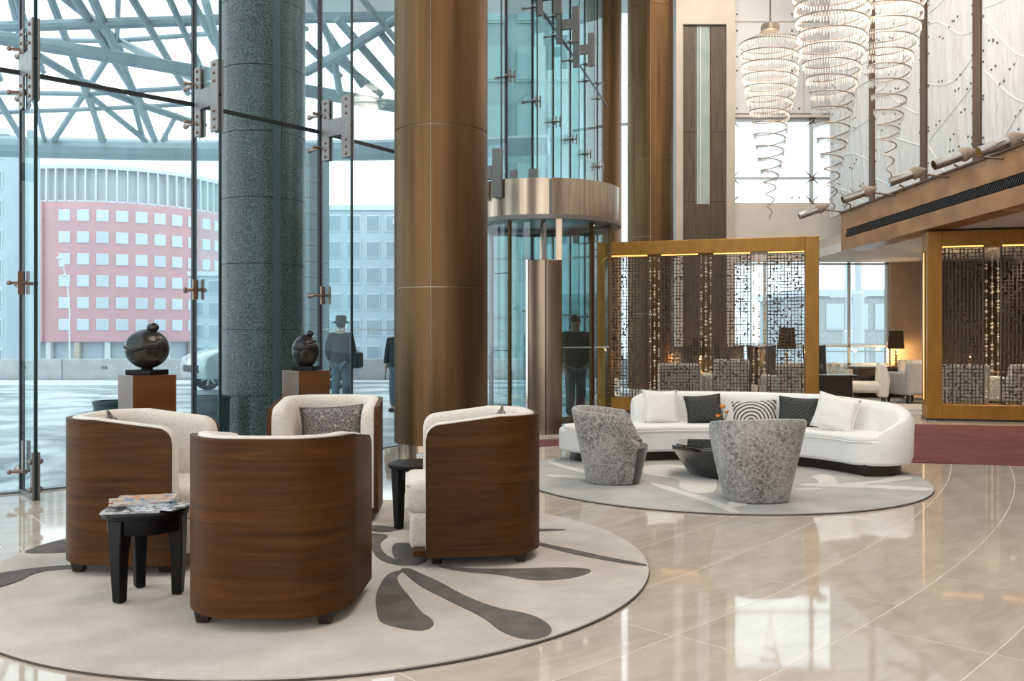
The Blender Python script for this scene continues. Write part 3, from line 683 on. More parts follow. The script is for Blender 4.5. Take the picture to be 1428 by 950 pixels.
def screen(label, A, Bp, u0, u1, H, bands, seed, sidelit=False, depth=0.45):
    d = Vector((Bp[0] - A[0], Bp[1] - A[1])); ang = math.atan2(d.y, d.x)
    t = thing('gold_screen', label, 'screen', (A[0], A[1], 0), ang)
    W = 0.205; zt = H - 0.22; zb = 0.24
    MB().bb(u0, u0 + W, 0, depth, 0, H).build('post', MT['gold'], t, 0, 0.006, 1)
    MB().bb(u1 - W, u1, 0, depth, 0, H).build('post', MT['gold'], t, 0, 0.006, 1)
    MB().bb(u0 + W, u1 - W, 0, depth, zt, H).build('top_beam', MT['gold'], t, 0, 0.006, 1)
    MB().bb(u0 + W, u1 - W, 0, depth, 0, zb).build('bottom_beam', MT['gold'], t, 0, 0.006, 1)
    MB().bb(u0 - 0.01, u1 + 0.01, -0.01, depth + 0.01, 0, 0.03).build('plinth', MT['black_metal'], t, 0)
    xs = [u0 + W] + [e for bnd in bands for e in bnd] + [u1 - W]
    for i in range(0, len(xs), 2):
        if xs[i + 1] - xs[i] < 0.03: continue
        b = MB(); lattice(b, xs[i], xs[i + 1], zb, zt, 0.10, seed=seed + i)
        tag(b.build('lattice', MT['lattice'], t, 0), kind='stuff')
    for k, (e0, e1) in enumerate(bands):
        for q in range(3):
            bead_string(t, e0 + (e1 - e0) * (q + 0.5) / 3, zb, zt, 0.10, seed * 7 + k * 3 + q)
        for e in (e0, e1): MB().bb(e - 0.009, e + 0.009, 0.085, 0.115, zb, zt).build('band_edge', MT['lattice'], t, 0)
        MB().bb(e0, e1, 0.03, 0.17, zb, zb + 0.006).build('bead_tray', MT['gold'], t, 0)
    led = MB()
    for i in range(0, len(xs), 2):
        if xs[i + 1] - xs[i] > 0.05: led.bb(xs[i] + 0.01, xs[i + 1] - 0.01, 0.055, 0.075, zt - 0.018, zt - 0.001)
    led.build('light_strip', MT['led'], t, 0)
    if sidelit:
        MB().bb(u0 - 0.012, u0 - 0.002, 0.14, 0.30, 0.28, H - 0.28).build('side_recess', MT['gold'], t, 0)
        MB().bb(u0 - 0.016, u0 - 0.011, 0.19, 0.25, 0.30, H - 0.30).build('side_light_strip', mat('warm_side_strip', (1, .6, .25), .5, emis=(1, .58, .2), estr=1.1), t, 0)
    return t
screen('gold framed openwork screen behind the white sofa, hung with bead strings', (1.61, 14.72), (4.75, 13.8), -0.205, 3.27, 2.80,
       [(0.621, 0.832), (1.437, 1.661), (2.247, 2.497)], 3)
screen('gold framed openwork screen at the right beyond the burgundy carpet', (6.16, 13.24), (7.40, 12.90), 0.0, 3.3, 2.80,
       [(0.775, 1.01), (1.9, 2.13)], 21, True)

# ------------------------------------------------------------------ outdoors
def dip(y): return -0.04 - 2.3 * min(1.0, max(0.0, (y - 30) / 30))
b = MB().sheet(lambda u, v: (-120 + 240 * u, 2 + 200 * v, dip(2 + 200 * v)), 30, 60)
g = tag(b.build('street_ground', MT['snow'], None, 0), kind='structure')
b = MB()
b.prism([(-24, 22.5), (-10, 22.6), (-6, 24.2), (2, 24.4), (8, 25.3), (-24, 25.3)], -0.04, 0.03)
tag(b.build('snow_verge', MT['snow_white'], None, 0), 'strip of trodden snow along the low concrete street wall', 'snow')
kw = thing('street_wall', 'low pale concrete wall along the far side of the street', 'wall', (-9, 25.4, -0.04))
for i in range(12):
    x = -13 + 2.3 * i
    MB().bb(x + 0.01, x + 2.29, 0, 0.35, 0, 0.66).build('wall_block', MT['concrete'], kw, 0, 0.01, 1)
    MB().box((x + 1.2, -0.02, 0.42), (0.14, 0.05, 0.07)).build('wall_light', MT['bracket'], kw, 0)
# salmon building: cylinder-fronted block with seven floors of square windows under a glazed crown
BY = 135.0; S = BY / FPX
bx, by = (90 - 714) * S, BY + 19.5; RB = 19.5
rb = thing('office_building', 'salmon pink curved office building with rows of square windows', 'building', (bx, by, -0.04))
def cyl(r, a0, a1, z0, z1, n=40): 
    rows = []
    for i in range(n + 1):
        a = R(a0 + (a1 - a0) * i / n); rows.append([(r * math.cos(a), r * math.sin(a), z) for z in (z0, z1)])
    return MB().loft(rows, False, False, False)
cyl(RB, -100, 10, 0.7, 21.9).build('curved_wall', MT['red_wall'], rb)
bwl = MB(); bwl.bb(-24, -3.3, -RB - 0.2, -RB + 6, 0.7, 21.9); bwl.build('flat_wall', MT['red_wall'], rb, 0)
cyl(RB - 1.2, -150, 20, -2.4, 0.7).build('ground_floor_wall', MT['pale_wall'], rb)
cyl(RB - 0.3, -120, 20, 21.9, 22.2).build('terrace_edge', MT['white_metal'], rb)
cyl(RB - 1.6, -120, 20, 21.9, 27.0).build('crown_glazing', MT['crown_pane'], rb)
MB().lathe([(RB - 0.2, 27.0), (RB - 0.2, 27.6)], 60).build('crown_roof', MT['white_metal'], rb)
for i in range(30):
    a = R(-112 + 4.4 * i); MB().box(((RB - 0.7) * math.cos(a), (RB - 0.7) * math.sin(a), 24.6), (1.2, 0.22, 5.2), a).build('crown_fin', MT['white_metal'], rb, 0)
wm = MB().box((0, 0, 0), (0.12, 1.75, 1.75)).mesh('window', 0); wm.materials.append(MT['white_metal'])
pm = MB().box((0.08, 0, 0), (0.05, 1.6, 1.6)).mesh('pane', 0); pm.materials.append(MT['far_pane'])
for row in range(6):
    z = EYE + (HOR - (300 + 30.6 * row)) * S + 0.04
    for c in range(12):
        a = -PI / 2 + 0.1405 * c
        if a > R(8): continue
        o = put('window', wm, None, rb); o.location = ((RB + 0.02) * math.cos(a), (RB + 0.02) * math.sin(a), z); o.rotation_euler = (0, 0, a)
        q = put('pane', pm, None, o)
for c in range(9):
    a = R(-98 + 13 * c); MB().box(((RB - 0.6) * math.cos(a), (RB - 0.6) * math.sin(a), -0.85), (0.8, 0.8, 3.1), a).build('street_pier', MT['stone'] if c % 2 else MT['white_metal'], rb, 0)
# pale office blocks further off
def block(label, x, y, w, dpt, H, nx, nz, rz=0.0, pane='grey_pane', wall='pale_wall', frame='white_metal'):
    t = thing('office_block', label, 'building', (x, y, dip(y)), rz, 'pale buildings across the street')
    H += -0.04 - dip(y)
    MB().bb(-w / 2, w / 2, 0, dpt, 0, H).build('wall', MT[wall], t, 0)
    MB().bb(-w / 2 - 0.3, w / 2 + 0.3, -0.3, dpt + 0.3, H, H + 0.6).build('cornice', MT['white_metal'], t, 0)
    cw, ch = w / nx, H / nz
    m1 = MB().bb(-cw * 0.36, cw * 0.36, -0.12, 0.05, -ch * 0.32, ch * 0.32).mesh('window', 0); m1.materials.append(MT[frame])
    m2 = MB().bb(-cw * 0.32, cw * 0.32, -0.16, -0.05, -ch * 0.28, ch * 0.28).mesh('pane', 0); m2.materials.append(MT[pane])
    for i in range(nx):
        for j in range(nz):
            o = put('window', m1, None, t); o.location = (-w / 2 + (i + 0.5) * cw, 0, (j + 0.5) * ch); put('pane', m2, None, o)
block('pale grey office block at the left edge behind the glass', -58, 90, 13, 10, 22, 5, 8, R(10))
block('pale office block right of the salmon building', -39.0, 120, 8.5, 10, 9.6, 4, 4, R(0))
block('pale blue glass block behind the person in the hat', -19.5, 110, 12, 10, 17, 5, 6)
block('low pale building seen behind the revolving door', -5, 100, 16, 10, 14, 7, 5)
block('grey office block seen through the lounge window', 42, 78, 34, 12, 4.9, 16, 2, 0, 'far_pane', 'concrete')
block('tall teal glass tower added to darken the view above the revolving door', 1.6, 46, 6.4, 8, 26, 4, 9, 0, 'teal_pane', 'teal_wall', 'teal_wall')  # tower added to darken the background behind the door and upper glazing
# stone pillar outside, behind the person
pl = thing('stone_pillar', 'pale stone clad pillar outside behind the person in the hat', 'pillar', (-4.05, 17.2, -0.04), R(-20))
for k in range(16):
    for q in range(2):
        MB().bb(-0.40 + 0.4 * q + 0.003, 0.4 * q - 0.003, -0.35, 0.35, 0.30 * k + 0.003, 0.30 * k + 0.297).build('stone_slab', MT['granite_pale'], pl, 0)
# post of the exterior lamp and pale mast seen through the lounge window
for x, y, hh in ((15.07, 40, 2.3), (13.97, 36, 3.5)):
    t = thing('white_mast', 'white stepped mast outside the lounge window, %s' % ('shorter one' if hh < 3 else 'taller one'), 'mast', (x, y, dip(y)))
    MB().lathe([(0.22, 0), (0.22, hh), (0.13, hh + 0.1), (0.13, hh + 3)], 16).build('shaft', MT['white_metal'], t)
    MB().box((0, 0, hh + 1.6), (1.6, 0.2, 0.12)).build('crossbar', MT['white_metal'], t, 0)
t = thing('terrace_railing', 'pale railing on the terrace outside the lounge window', 'railing', (7.5, 24, -0.04))
for z in (0.5, 0.9, 1.1): MB().tube([(-4, 0, z), (5, 0, z)], 0.02, 6).build('rail', MT['white_metal'], t)
for k in range(7): MB().tube([(-4 + 1.5 * k, 0, 0), (-4 + 1.5 * k, 0, 1.1)], 0.025, 6).build('railing_post', MT['white_metal'], t)

# canopy: space frame of pale blue steel tubes over the forecourt
cp = thing('entrance_canopy', 'pale blue steel space frame canopy over the forecourt', 'canopy', (-6, 20, 0))
def chord(y0, z0, sag, zs, x0, x1, n, r, name='ring_tube'):
    pts = []
    for i in range(n + 1):
        x = x0 + (x1 - x0) * i / n; q = ((x + 1.0) / 17.0) ** 2
        pts.append((x, y0 + sag * q, z0 + zs * q))
    MB().tube(pts, r, 10).build(name, MT['canopy'], cp)
    return pts
far_ring = chord(5.2, 6.50, -3.4, 0.0, -18, 7.0, 14, 0.29, 'ring_beam')
def member(name, r, *pts):          # a pipe through points given by bearing, elevation and distance
    q = []
    for a, e, y in pts:
        x, z = (a - 714.0) / FPX * y, EYE + (HOR - e) / FPX * y; q.append((x + 6, y - 20, z))
    MB().tube(q, r, 9).build(name, MT['canopy'], cp)
member('chord_tube', 0.10, (-90, 40, 16), (140, 33, 16.2), (320, 27, 16.5), (560, 23, 17))
member('chord_tube', 0.125, (-90, 38, 15), (140, 76, 16.2), (320, 108, 17), (560, 150, 18.2))
member('chord_tube', 0.055, (-90, 55, 20), (160, 57, 20), (330, 44, 20), (430, 40, 20))
member('chord_tube', 0.055, (-90, 160, 22), (130, 152, 22), (330, 142, 22))
member('chord_tube', 0.06, (-90, 128, 21), (125, 131, 21), (330, 118, 21))
member('chord_tube', 0.085, (54, 78, 18), (108, 111, 19.5), (202, 148, 21.5), (285, 176, 23))
member('chord_tube', 0.09, (425, 101, 17), (480, 72, 16.8), (540, 34, 16.5), (570, 15, 16))
for r, a, c in ((.075, (68, -10, 16), (145, 196, 24.5)), (.085, (126, -10, 15), (216, 196, 24.5)), (.07, (180, -10, 15), (262, 130, 20)), (.085, (100, -10, 15), (196, 142, 21)), (.06, (234, -6, 15), (288, 112, 19)),
                (.075, (165, 57, 20), (75, 196, 24.6)), (.07, (165, 57, 20), (200, 196, 24.6)), (.085, (165, 57, 20), (292, 120, 17.5)), (.085, (85, -8, 15), (165, 57, 20)), (.075, (125, 133, 21), (203, 196, 24.6)), (.07, (125, 133, 21), (141, 196, 24.6)),
                (.06, (246, 160, 22.5), (227, 196, 24.6)), (.06, (199, 148, 21.5), (217, 196, 24.6)), (.08, (-20, 110, 19), (32, 196, 24.6)), (.06, (48, 140, 21.5), (62, 196, 24.6)), (.07, (14, -10, 15), (30, 60, 20)), (.07, (286, 0, 15), (312, 90, 18)), (.07, (262, -8, 15), (300, 60, 17)),
                (.06, (20, -10, 15), (60, 100, 19)), (.05, (165, -10, 15), (163, 57, 20)), (.07, (455, 44, 17), (506, 120, 18)), (.08, (470, 26, 16.5), (556, 125, 18)), (.07, (472, 84, 17), (532, 132, 18)), (.07, (462, 57, 17), (474, 130, 17.5)), (.07, (425, 60, 17), (475, 108, 17.5)), (.07, (528, 42, 16.7), (560, 84, 17)), (.07, (432, -8, 15), (462, 60, 17)), (.06, (500, -8, 15), (556, 60, 17)),
                (.07, (-60, -10, 15), (0, 110, 20)), (.07, (-90, 60, 17), (-10, 196, 24.6))):
    member('brace', r, a, c)
for i in range(0, 14, 2):
    q = Vector(far_ring[i]); MB().box((q.x, q.y - 0.1, q.z + 0.34), (0.12, 0.12, 0.22)).build('rain_spout', MT['canopy'], cp, 0)

# planter tubs just outside the glass
for x, y, lab in ((-3.82, 8.55, 'dark teal round planter tub outside, left of the first sculpture'), (-3.12, 9.3, 'dark teal round planter tub outside beside the granite column')):
    t = thing('planter_tub', lab, 'planter', (x, y, -0.04))
    MB().lathe([(0.15, 0), (0.165, 0.02), (0.175, 0.62), (0.185, 0.63), (0.185, 0.66), (0.165, 0.66), (0.16, 0.58)], 28).build('tub', MT['planter'], t)
    MB().lathe([(0.16, 0.55), (0.16, 0.585), (0.05, 0.60)], 20).build('snow_cap', MT['snow_white'], t)
# silver car
car = thing('parked_car', 'silver car parked on the street beside the granite column', 'car', (-7.1, 20.9, -0.04), R(38))
prof = [(-0.35, 0.32), (-0.42, 0.55), (-0.36, 0.80), (-0.1, 0.93), (0.55, 1.03), (1.05, 1.42), (1.5, 1.52), (2.6, 1.50), (3.3, 1.08), (3.55, 0.95), (3.6, 0.5), (3.5, 0.32)]
rows = []
for y, ins in ((-0.84, 0.10), (-0.80, 0.0), (0.80, 0.0), (0.84, 0.10)):
    rows.append([(x + (ins if x < 1.6 else -ins) * 0.3, y * (1.0 if z < 1.05 else 0.86), z - ins * 0.2 * (z > 0.9)) for x, z in prof])
MB().loft(rows).build('body', MT['car'], car, 40, 0.03, 2)
for sy in (-1, 1):
    MB().prism([(0.75, 1.06), (1.12, 1.38), (1.62, 1.43), (1.66, 1.06)], -0.01, 0.01).build('side_window', MT['car_glass'], car, 0).matrix_local = Matrix.Translation((0, sy * 0.80, 0)) @ Matrix.Rotation(PI / 2, 4, 'X')
    MB().prism([(1.72, 1.06), (1.70, 1.43), (2.55, 1.42), (3.0, 1.08)], -0.01, 0.01).build('side_window', MT['car_glass'], car, 0).matrix_local = Matrix.Translation((0, sy * 0.80, 0)) @ Matrix.Rotation(PI / 2, 4, 'X')
    for x in (0.25, 2.85):
        wh = MB().lathe([(0.15, -0.09), (0.30, -0.10), (0.325, -0.06), (0.325, 0.06), (0.30, 0.10), (0.15, 0.09)], 28).build('wheel', MT['tyre'], car)
        wh.location = (x, sy * 0.79, 0.325); wh.rotation_euler = (PI / 2, 0, 0)
        b = MB(); b.lathe([(0.215, -0.105), (0.225, -0.10), (0.225, 0.10), (0.215, 0.105)], 24)
        rim = MB()
        for k in range(7): rim.box((0.12 * math.cos(2 * PI * k / 7), 0.12 * math.sin(2 * PI * k / 7), 0), (0.20, 0.045, 0.22), 2 * PI * k / 7)
        rim.lathe([(0.05, -0.112), (0.05, 0.112)], 12)
        rim.build('rim', MT['chrome'], wh)
    MB().box((-0.33, sy * 0.62, 0.74), (0.10, 0.26, 0.12)).build('headlight', MT['white_metal'], car, 0, 0.02, 2)
    MB().box((0.95, sy * 0.93, 1.05), (0.12, 0.16, 0.12)).build('mirror', MT['car'], car, 0, 0.03, 2)
MB().box((-0.41, 0, 0.55), (0.04, 1.0, 0.16)).build('front_grille', MT['black_metal'], car, 0)
MB().box((0.8, 0, 1.24), (0.02, 1.3, 0.42), 0, 0, R(48)).build('windscreen', MT['car_glass'], car, 0)
# street lamp in front of the salmon building
t = thing('street_lamp', 'thin white street lamp in front of the salmon building', 'street lamp', (-22.8, 46, dip(46)))
MB().tube([(0, 0, 0), (0, 0, 4.0), (-0.15, 0, 5.6), (-0.5, 0, 6.6)], [0.05, 0.04, 0.03, 0.025], 8).build('mast', MT['white_metal'], t)
for q in ((-0.2, 5.7), (-0.35, 6.2), (-0.5, 6.6)):
    MB().ball((q[0] - 0.05, 0, q[1]), 0.12, 8, 6, (1.3, 1, 0.6)).build('lamp_head', MT['white_metal'], t)

# ------------------------------------------------------------------ rugs
def rug(name, label, c, r, body, motif_mat, shapes):
    t = thing(name, label, 'rug', (c[0], c[1], 0))
    MB().lathe([(r - 0.004, 0.0), (r, 0.003), (r - 0.002, 0.009)], 128).build('binding', MT['rug_edge'], t)
    MB().lathe([(r - 0.004, 0.005), (r - 0.004, 0.015)], 128).build('pile', body, t)
    for si, sh in enumerate(shapes):
        poly = []
        for x, y in sh:
            x -= c[0]; y -= c[1]; d = math.hypot(x, y)
            if d > r - 0.012: x *= (r - 0.012) / d; y *= (r - 0.012) / d
            poly.append((x, y))
        # smooth the outline
        for _ in range(2):
            q = []
            for i in range(len(poly)):
                a, b2 = poly[i], poly[(i + 1) % len(poly)]
                q += [(a[0] * .75 + b2[0] * .25, a[1] * .75 + b2[1] * .25), (a[0] * .25 + b2[0] * .75, a[1] * .25 + b2[1] * .75)]
            poly = q
        bm = bmesh.new(); vs = [bm.verts.new((x, y, 0.0168 + 0.0003 * si)) for x, y in poly]; f = bm.faces.new(vs); bmesh.ops.triangulate(bm, faces=[f])
        ex = bmesh.ops.extrude_face_region(bm, geom=bm.faces[:]); 
        for v in [g for g in ex['geom'] if isinstance(g, bmesh.types.BMVert)]: v.co.z = 0.010
        bmesh.ops.recalc_face_normals(bm, faces=bm.faces); me = bpy.data.meshes.new('motif'); bm.to_mesh(me); bm.free()
        put('motif', me, motif_mat, t)
    return t
def px(*pts): return [floor_at(a, b) for a, b in pts]
R1 = [px((556, 800), (540, 805), (530, 819), (523, 838), (525, 855), (528, 872), (542, 878), (574, 885), (595, 885), (606, 877), (603, 869), (586, 858), (573, 839), (558, 822), (552, 808), (566, 800)),
      px((556, 798), (566, 806), (584, 822), (628, 844), (677, 868), (699, 888), (743, 902), (776, 892), (766, 875), (739, 861), (690, 853), (646, 835), (615, 817), (584, 803), (570, 796)),
      px((600, 792), (664, 798), (721, 797.5), (765, 796), (809, 796), (830, 800.6), (801, 811), (761, 814.5), (730, 813), (699, 806), (640, 802)),
      px((700, 752), (742, 758), (765, 763.5), (809, 772.5), (854, 783), (909, 791), (908, 795), (862, 789), (818, 781), (783, 773), (742, 762), (700, 755)),
      px((690, 741), (742, 741.5), (787, 741.5), (790, 743.5), (742, 745.5), (690, 745)),
      px((500, 745), (520, 748), (545, 750), (530, 760), (531, 770), (541, 781), (562, 788), (575, 792), (560, 794), (538, 789), (525, 782), (518, 770), (515, 758), (505, 752)),
      px((552, 760), (546, 768), (548, 780), (560, 792), (585, 794), (600, 780), (590, 765)),
      px((505, 736), (540, 738), (560, 741), (540, 747), (512, 744)),
      px((-40, 812), (0, 804), (40, 798), (80, 794), (120, 792), (118, 798), (76, 799), (47, 804), (26, 816), (0, 824), (-40, 838)),
      px((26, 776), (48, 767), (71, 759), (120, 752), (150, 760), (120, 772), (72, 776))]
rug('round_rug', 'round cream rug with dark grey branching motif under the walnut tub chairs', (-1.015, 4.90), 1.75, MT['rug_cream'], MT['rug_grey'], R1)
R2 = [px((758, 643), (772, 647), (808, 657), (830, 662), (828, 666), (800, 659), (768, 650)),
      px((762, 664), (790, 665), (822, 668), (822, 671), (790, 669), (764, 667)),
      px((903, 675), (930, 680), (960, 690), (990, 698), (1015, 708), (1036, 719), (1020, 719), (1005, 712), (975, 700), (935, 688), (910, 680)),
      px((895, 652), (940, 650), (975, 655), (1000, 668), (1000, 690), (975, 692), (945, 684), (950, 672), (925, 668), (895, 664)),
      px((1020, 700), (1040, 703), (1042, 708), (1028, 710), (1016, 715), (1010, 712)),
      px((1108, 679), (1140, 682), (1200, 683), (1260, 686), (1304, 689), (1304, 684), (1270, 682), (1210, 679), (1160, 677.5), (1125, 677)),
      px((1170, 677), (1210, 675), (1238, 671), (1250, 666), (1268, 667), (1276, 671), (1250, 674), (1215, 678), (1180, 680)),
      px((1128, 667), (1150, 664), (1165, 669), (1166, 675), (1172, 679), (1140, 680), (1142, 674)),
      px((1105, 684), (1145, 684), (1150, 686), (1110, 687))]
rug('round_rug', 'round pale grey rug with white branching motif under the white sofa', (1.79, 7.87), 1.75, MT['rug2'], MT['rug2_white'], R2)
RZ = 0.0195      # top of the rugs' pile

# ------------------------------------------------------------------ walnut tub chairs
def u_path():
    W, yb, yf, rc = 0.36, -0.33, 0.28, 0.25; pts = []
    for i in range(9): pts.append((W, yf - 0.07 * (1 - math.cos(PI / 2 * i / 8)) if False else yf - 0.008 * i))
    n = 8
    y0 = yf - 0.064
    for i in range(1, n): pts.append((W, y0 + (yb + rc - y0) * i / n))
    for i in range(11):
        a = -PI / 2 * i / 10; pts.append((W - rc + rc * math.cos(a), yb + rc + rc * math.sin(a)))
    for i in range(1, 4): pts.append((W - rc - (W - rc) * i / 4 , yb))
    full = pts + [(0, yb)] + [(-x, y) for x, y in reversed(pts)]
    full = [(x, y - 0.03 * max(0, 1 - (x / W) ** 2) if y < yb + rc else y) for x, y in full]
    return full
UP = u_path()
def normals(path):
    out = []
    for i in range(len(path)):
        a = path[max(i - 1, 0)]; b = path[min(i + 1, len(path) - 1)]
        d = Vector((b[0] - a[0], b[1] - a[1])).normalized(); out.append((-d.y, d.x))
    return out
def inward(path):
    nn = normals(path); c = (0, 0.0); m = len(path) // 2
    s = 1 if nn[m][1] > 0 else -1
    return [(s * x, s * y) for x, y in nn]
UN = inward(UP)
def top_h(y):
    h = 0.785 if y < -0.12 else 0.785 - 0.05 * (y + 0.12) / 0.40
    d = 0.28 - y
    if d < 0.07: h -= 0.07 - math.sqrt(max(0.0, 0.07 ** 2 - (0.07 - d) ** 2))
    return h
def rounded_block(x0, x1, y0, y1, z0, z1): return MB().bb(x0, x1, y0, y1, z0, z1)
def tub_chair(label, loc, rz):
    t = thing('tub_chair', label, 'armchair', loc, rz, 'walnut tub chairs on the cream rug')
    rows = [[(x, y, 0.05), (x, y, top_h(y)), (x + nx * 0.028, y + ny * 0.028, top_h(y)), (x + nx * 0.028, y + ny * 0.028, 0.05)] for (x, y), (nx, ny) in zip(UP, UN)]
    MB().loft(rows).build('shell', MT['walnut'], t)
    rows = []
    for (x, y), (nx, ny) in zip(UP, UN):
        h = top_h(y); P = lambda o, z: (x + nx * o, y + ny * o, z)
        rows.append([P(0.029, 0.08), P(0.029, h - 0.004), P(0.034, h + 0.004), P(0.055, h + 0.010), P(0.085, h + 0.006), P(0.108, h - 0.012), P(0.115, h - 0.05), P(0.12, 0.30), P(0.12, 0.08)])
    MB().loft(rows).build('lining', MT['cream'], t, 50)
    MB().bb(-0.245, 0.245, -0.24, 0.36, 0.07, 0.262).build('seat_base', MT['cream'], t, 0, 0.025, 3)
    MB().bb(-0.245, 0.245, -0.24, 0.385, 0.258, 0.435).build('seat_cushion', MT['cream'], t, 0, 0.05, 4)
    b = MB(); b.tube([(-0.235, 0.383, 0.285), (0.235, 0.383, 0.285)], 0.006, 6); b.tube([(-0.235, 0.378, 0.41), (0.235, 0.378, 0.41)], 0.006, 6); b.build('piping', MT['cream'], t)
    MB().bb(-0.33, 0.33, -0.05, 0.345, 0.05, 0.085).build('base_board', MT['walnut'], t, 0, 0.004, 1)
    for sx in (-1, 1):
        for y in (-0.23, 0.22):
            MB().loft([[(sx * 0.26 + dx * s, y + dy * s, z) for dx, dy in ((-1, -1), (1, -1), (1, 1), (-1, 1))] for s, z in ((0.024, 0), (0.032, 0.052))]).build('foot', MT['dark_foot'], t, 0)
    return t
def face(dx, dy): return math.atan2(dy, dx) - PI / 2      # rotation that turns local +Y towards (dx, dy)
chairs = [('walnut tub chair with its back to the viewer, nearest of the four', (-1.04, 4.01, RZ), face(0.03, 1)),
          ('walnut tub chair facing right, at the left edge of the cream rug', (-1.995, 4.86, RZ), face(1, -0.02)),
          ('walnut tub chair facing left, in front of the large bronze column', (-0.215, 5.05, RZ), face(-1, -0.12)),
          ('walnut tub chair facing the viewer with a grey crackle cushion', (-1.255, 6.12, RZ), face(0.06, -1))]
c0 = tub_chair(*chairs[0])
for lab, loc, rz in chairs[1:]: dup(c0, loc, rz, lab)

# ------------------------------------------------------------------ cushions
def pillow(label, mt, w, h, th, loc, rz, tilt=0.0, roll=0.0, group=None):
    b = MB(); N = 14
    def surf(s):
        def fn(u, v):
            a, c = 2 * u - 1, 2 * v - 1
            x = w / 2 * a * (1 - 0.09 * (1 - c * c)); z = h / 2 * c * (1 - 0.09 * (1 - a * a))
            t = th / 2 * (max(0, 1 - abs(a) ** 2.6) ** 0.55) * (max(0, 1 - abs(c) ** 2.6) ** 0.55)
            dent = 1 - 0.10 * math.exp(-((a * 1.4) ** 2 + ((c - 0.5) * 1.5) ** 2))
            return (x, s * t * dent, z)
        return fn
    b.sheet(surf(1), N, N); b.sheet(surf(-1), N, N)
    me = b.mesh('cushion', 180); bm = bmesh.new(); bm.from_mesh(me); bmesh.ops.remove_doubles(bm, verts=bm.verts, dist=1e-5); bmesh.ops.recalc_face_normals(bm, faces=bm.faces); bm.to_mesh(me); bm.free(); me.shade_smooth()
    t = thing('cushion', label, 'cushion', loc, rz, group)
    o = put('cover', me, mt, t); o.rotation_euler = (tilt, roll, 0); 
    pts = [(w / 2 * a * (1 - 0.09 * (1 - c * c)), 0, h / 2 * c * (1 - 0.09 * (1 - a * a))) for a, c in
           [(-1 + 2 * i / 8, -1) for i in range(8)] + [(1, -1 + 2 * i / 8) for i in range(8)] + [(1 - 2 * i / 8, 1) for i in range(8)] + [(-1, 1 - 2 * i / 8) for i in range(8)]]
    p = MB().tube(pts, 0.006, 6, loop=True).build('seam', mt, t); p.rotation_euler = o.rotation_euler
    return t
pillow('grey crackle print cushion in the tub chair facing the viewer', MT['crackle'], 0.44, 0.29, 0.15, (-1.25, 6.19, 0.605), R(4), R(-14), R(-3), 'tub chair cushions')
pillow('grey crackle print cushion whose tip shows over the left tub chair', MT['crackle'], 0.42, 0.30, 0.14, (-2.12, 4.86, 0.605), R(92), R(-14), R(30), 'tub chair cushions')
pillow('grey crackle print cushion whose tip shows over the right tub chair', MT['crackle'], 0.42, 0.30, 0.14, (-0.08, 5.06, 0.605), R(-84), R(-14), R(30), 'tub chair cushions')

# ------------------------------------------------------------------ side tables and magazines
def side_table(label, loc, rz):
    t = thing('side_table', label, 'side table', loc, rz, 'black three-legged side tables')
    MB().lathe([(0.178, 0.372), (0.190, 0.376), (0.192, 0.395), (0.187, 0.403)], 48).build('table_top', MT['black_lacquer'], t)
    MB().lathe([(0.165, 0.305), (0.168, 0.31), (0.168, 0.374)], 48).build('apron', MT['black_lacquer'], t)
    for k in range(3):
        a = R(120 * k); c, s = math.cos(a), math.sin(a)
        rows = []
        for z, ro, w, dd in ((0.0, 0.168, 0.026, 0.045), (0.20, 0.176, 0.034, 0.058), (0.375, 0.178, 0.046, 0.080)):
            rows.append([((ro - d) * c - e * s, (ro - d) * s + e * c, z) for d, e in ((0, -w), (0, w), (dd, w * 0.8), (dd, -w * 0.8))])
        MB().loft(rows).build('leg', MT['black_lacquer'], t, 0, 0.004, 1)
    return t
s0 = side_table('black three-legged side table holding magazines, left of the nearest tub chair', (-1.717, 4.19, RZ), R(-117))
dup(s0, (-0.60, 5.72, RZ), R(-140), 'black three-legged side table between the two far tub chairs')
covers = [cover('print_blue', ((.10, .22, .30), (.55, .60, .62), (.04, .06, .08)), 46), cover('print_red', ((.40, .06, .04), (.60, .50, .40), (.60, .60, .58)), 38),
          cover('print_teal', ((.05, .20, .26), (.40, .50, .52), (.62, .62, .60)), 52), cover('print_peach', ((.62, .38, .24), (.65, .55, .45), (.25, .35, .50)), 34),
          cover('print_grey', ((.30, .32, .33), (.60, .61, .60), (.07, .08, .09)), 44)]
mags = [('magazine with grey print cover, lowest at the near edge of the stack', 4, (-0.035, -0.055, 0.403), 12), ('magazine with blue print cover lying right in the stack', 0, (0.075, 0.0, 0.411), -18),
        ('magazine with teal print cover across the middle of the stack', 2, (-0.015, 0.045, 0.419), 8), ('magazine with red print cover near the top of the stack', 1, (-0.05, 0.035, 0.427), 24), ('magazine with peach print cover on top of the stack', 3, (-0.02, 0.05, 0.435), 15)]
for lab, ci, (mx, my, mz), ang in mags:
    t = thing('magazine', lab, 'magazine', (-1.717 + mx, 4.19 + my, mz + RZ), R(ang), 'magazines on the black side table')
    MB().bb(-0.128, 0.128, -0.088, 0.088, 0.0012, 0.0066).build('pages', MT['paper'], t, 0)
    b = MB(); b.bb(-0.13, 0.13, -0.09, 0.09, 0.0066, 0.0078); b.bb(-0.13, 0.13, -0.09, 0.09, 0.0, 0.0012); b.bb(-0.13, -0.1288, -0.09, 0.09, 0.0, 0.0078); b.build('cover', covers[ci], t, 0)

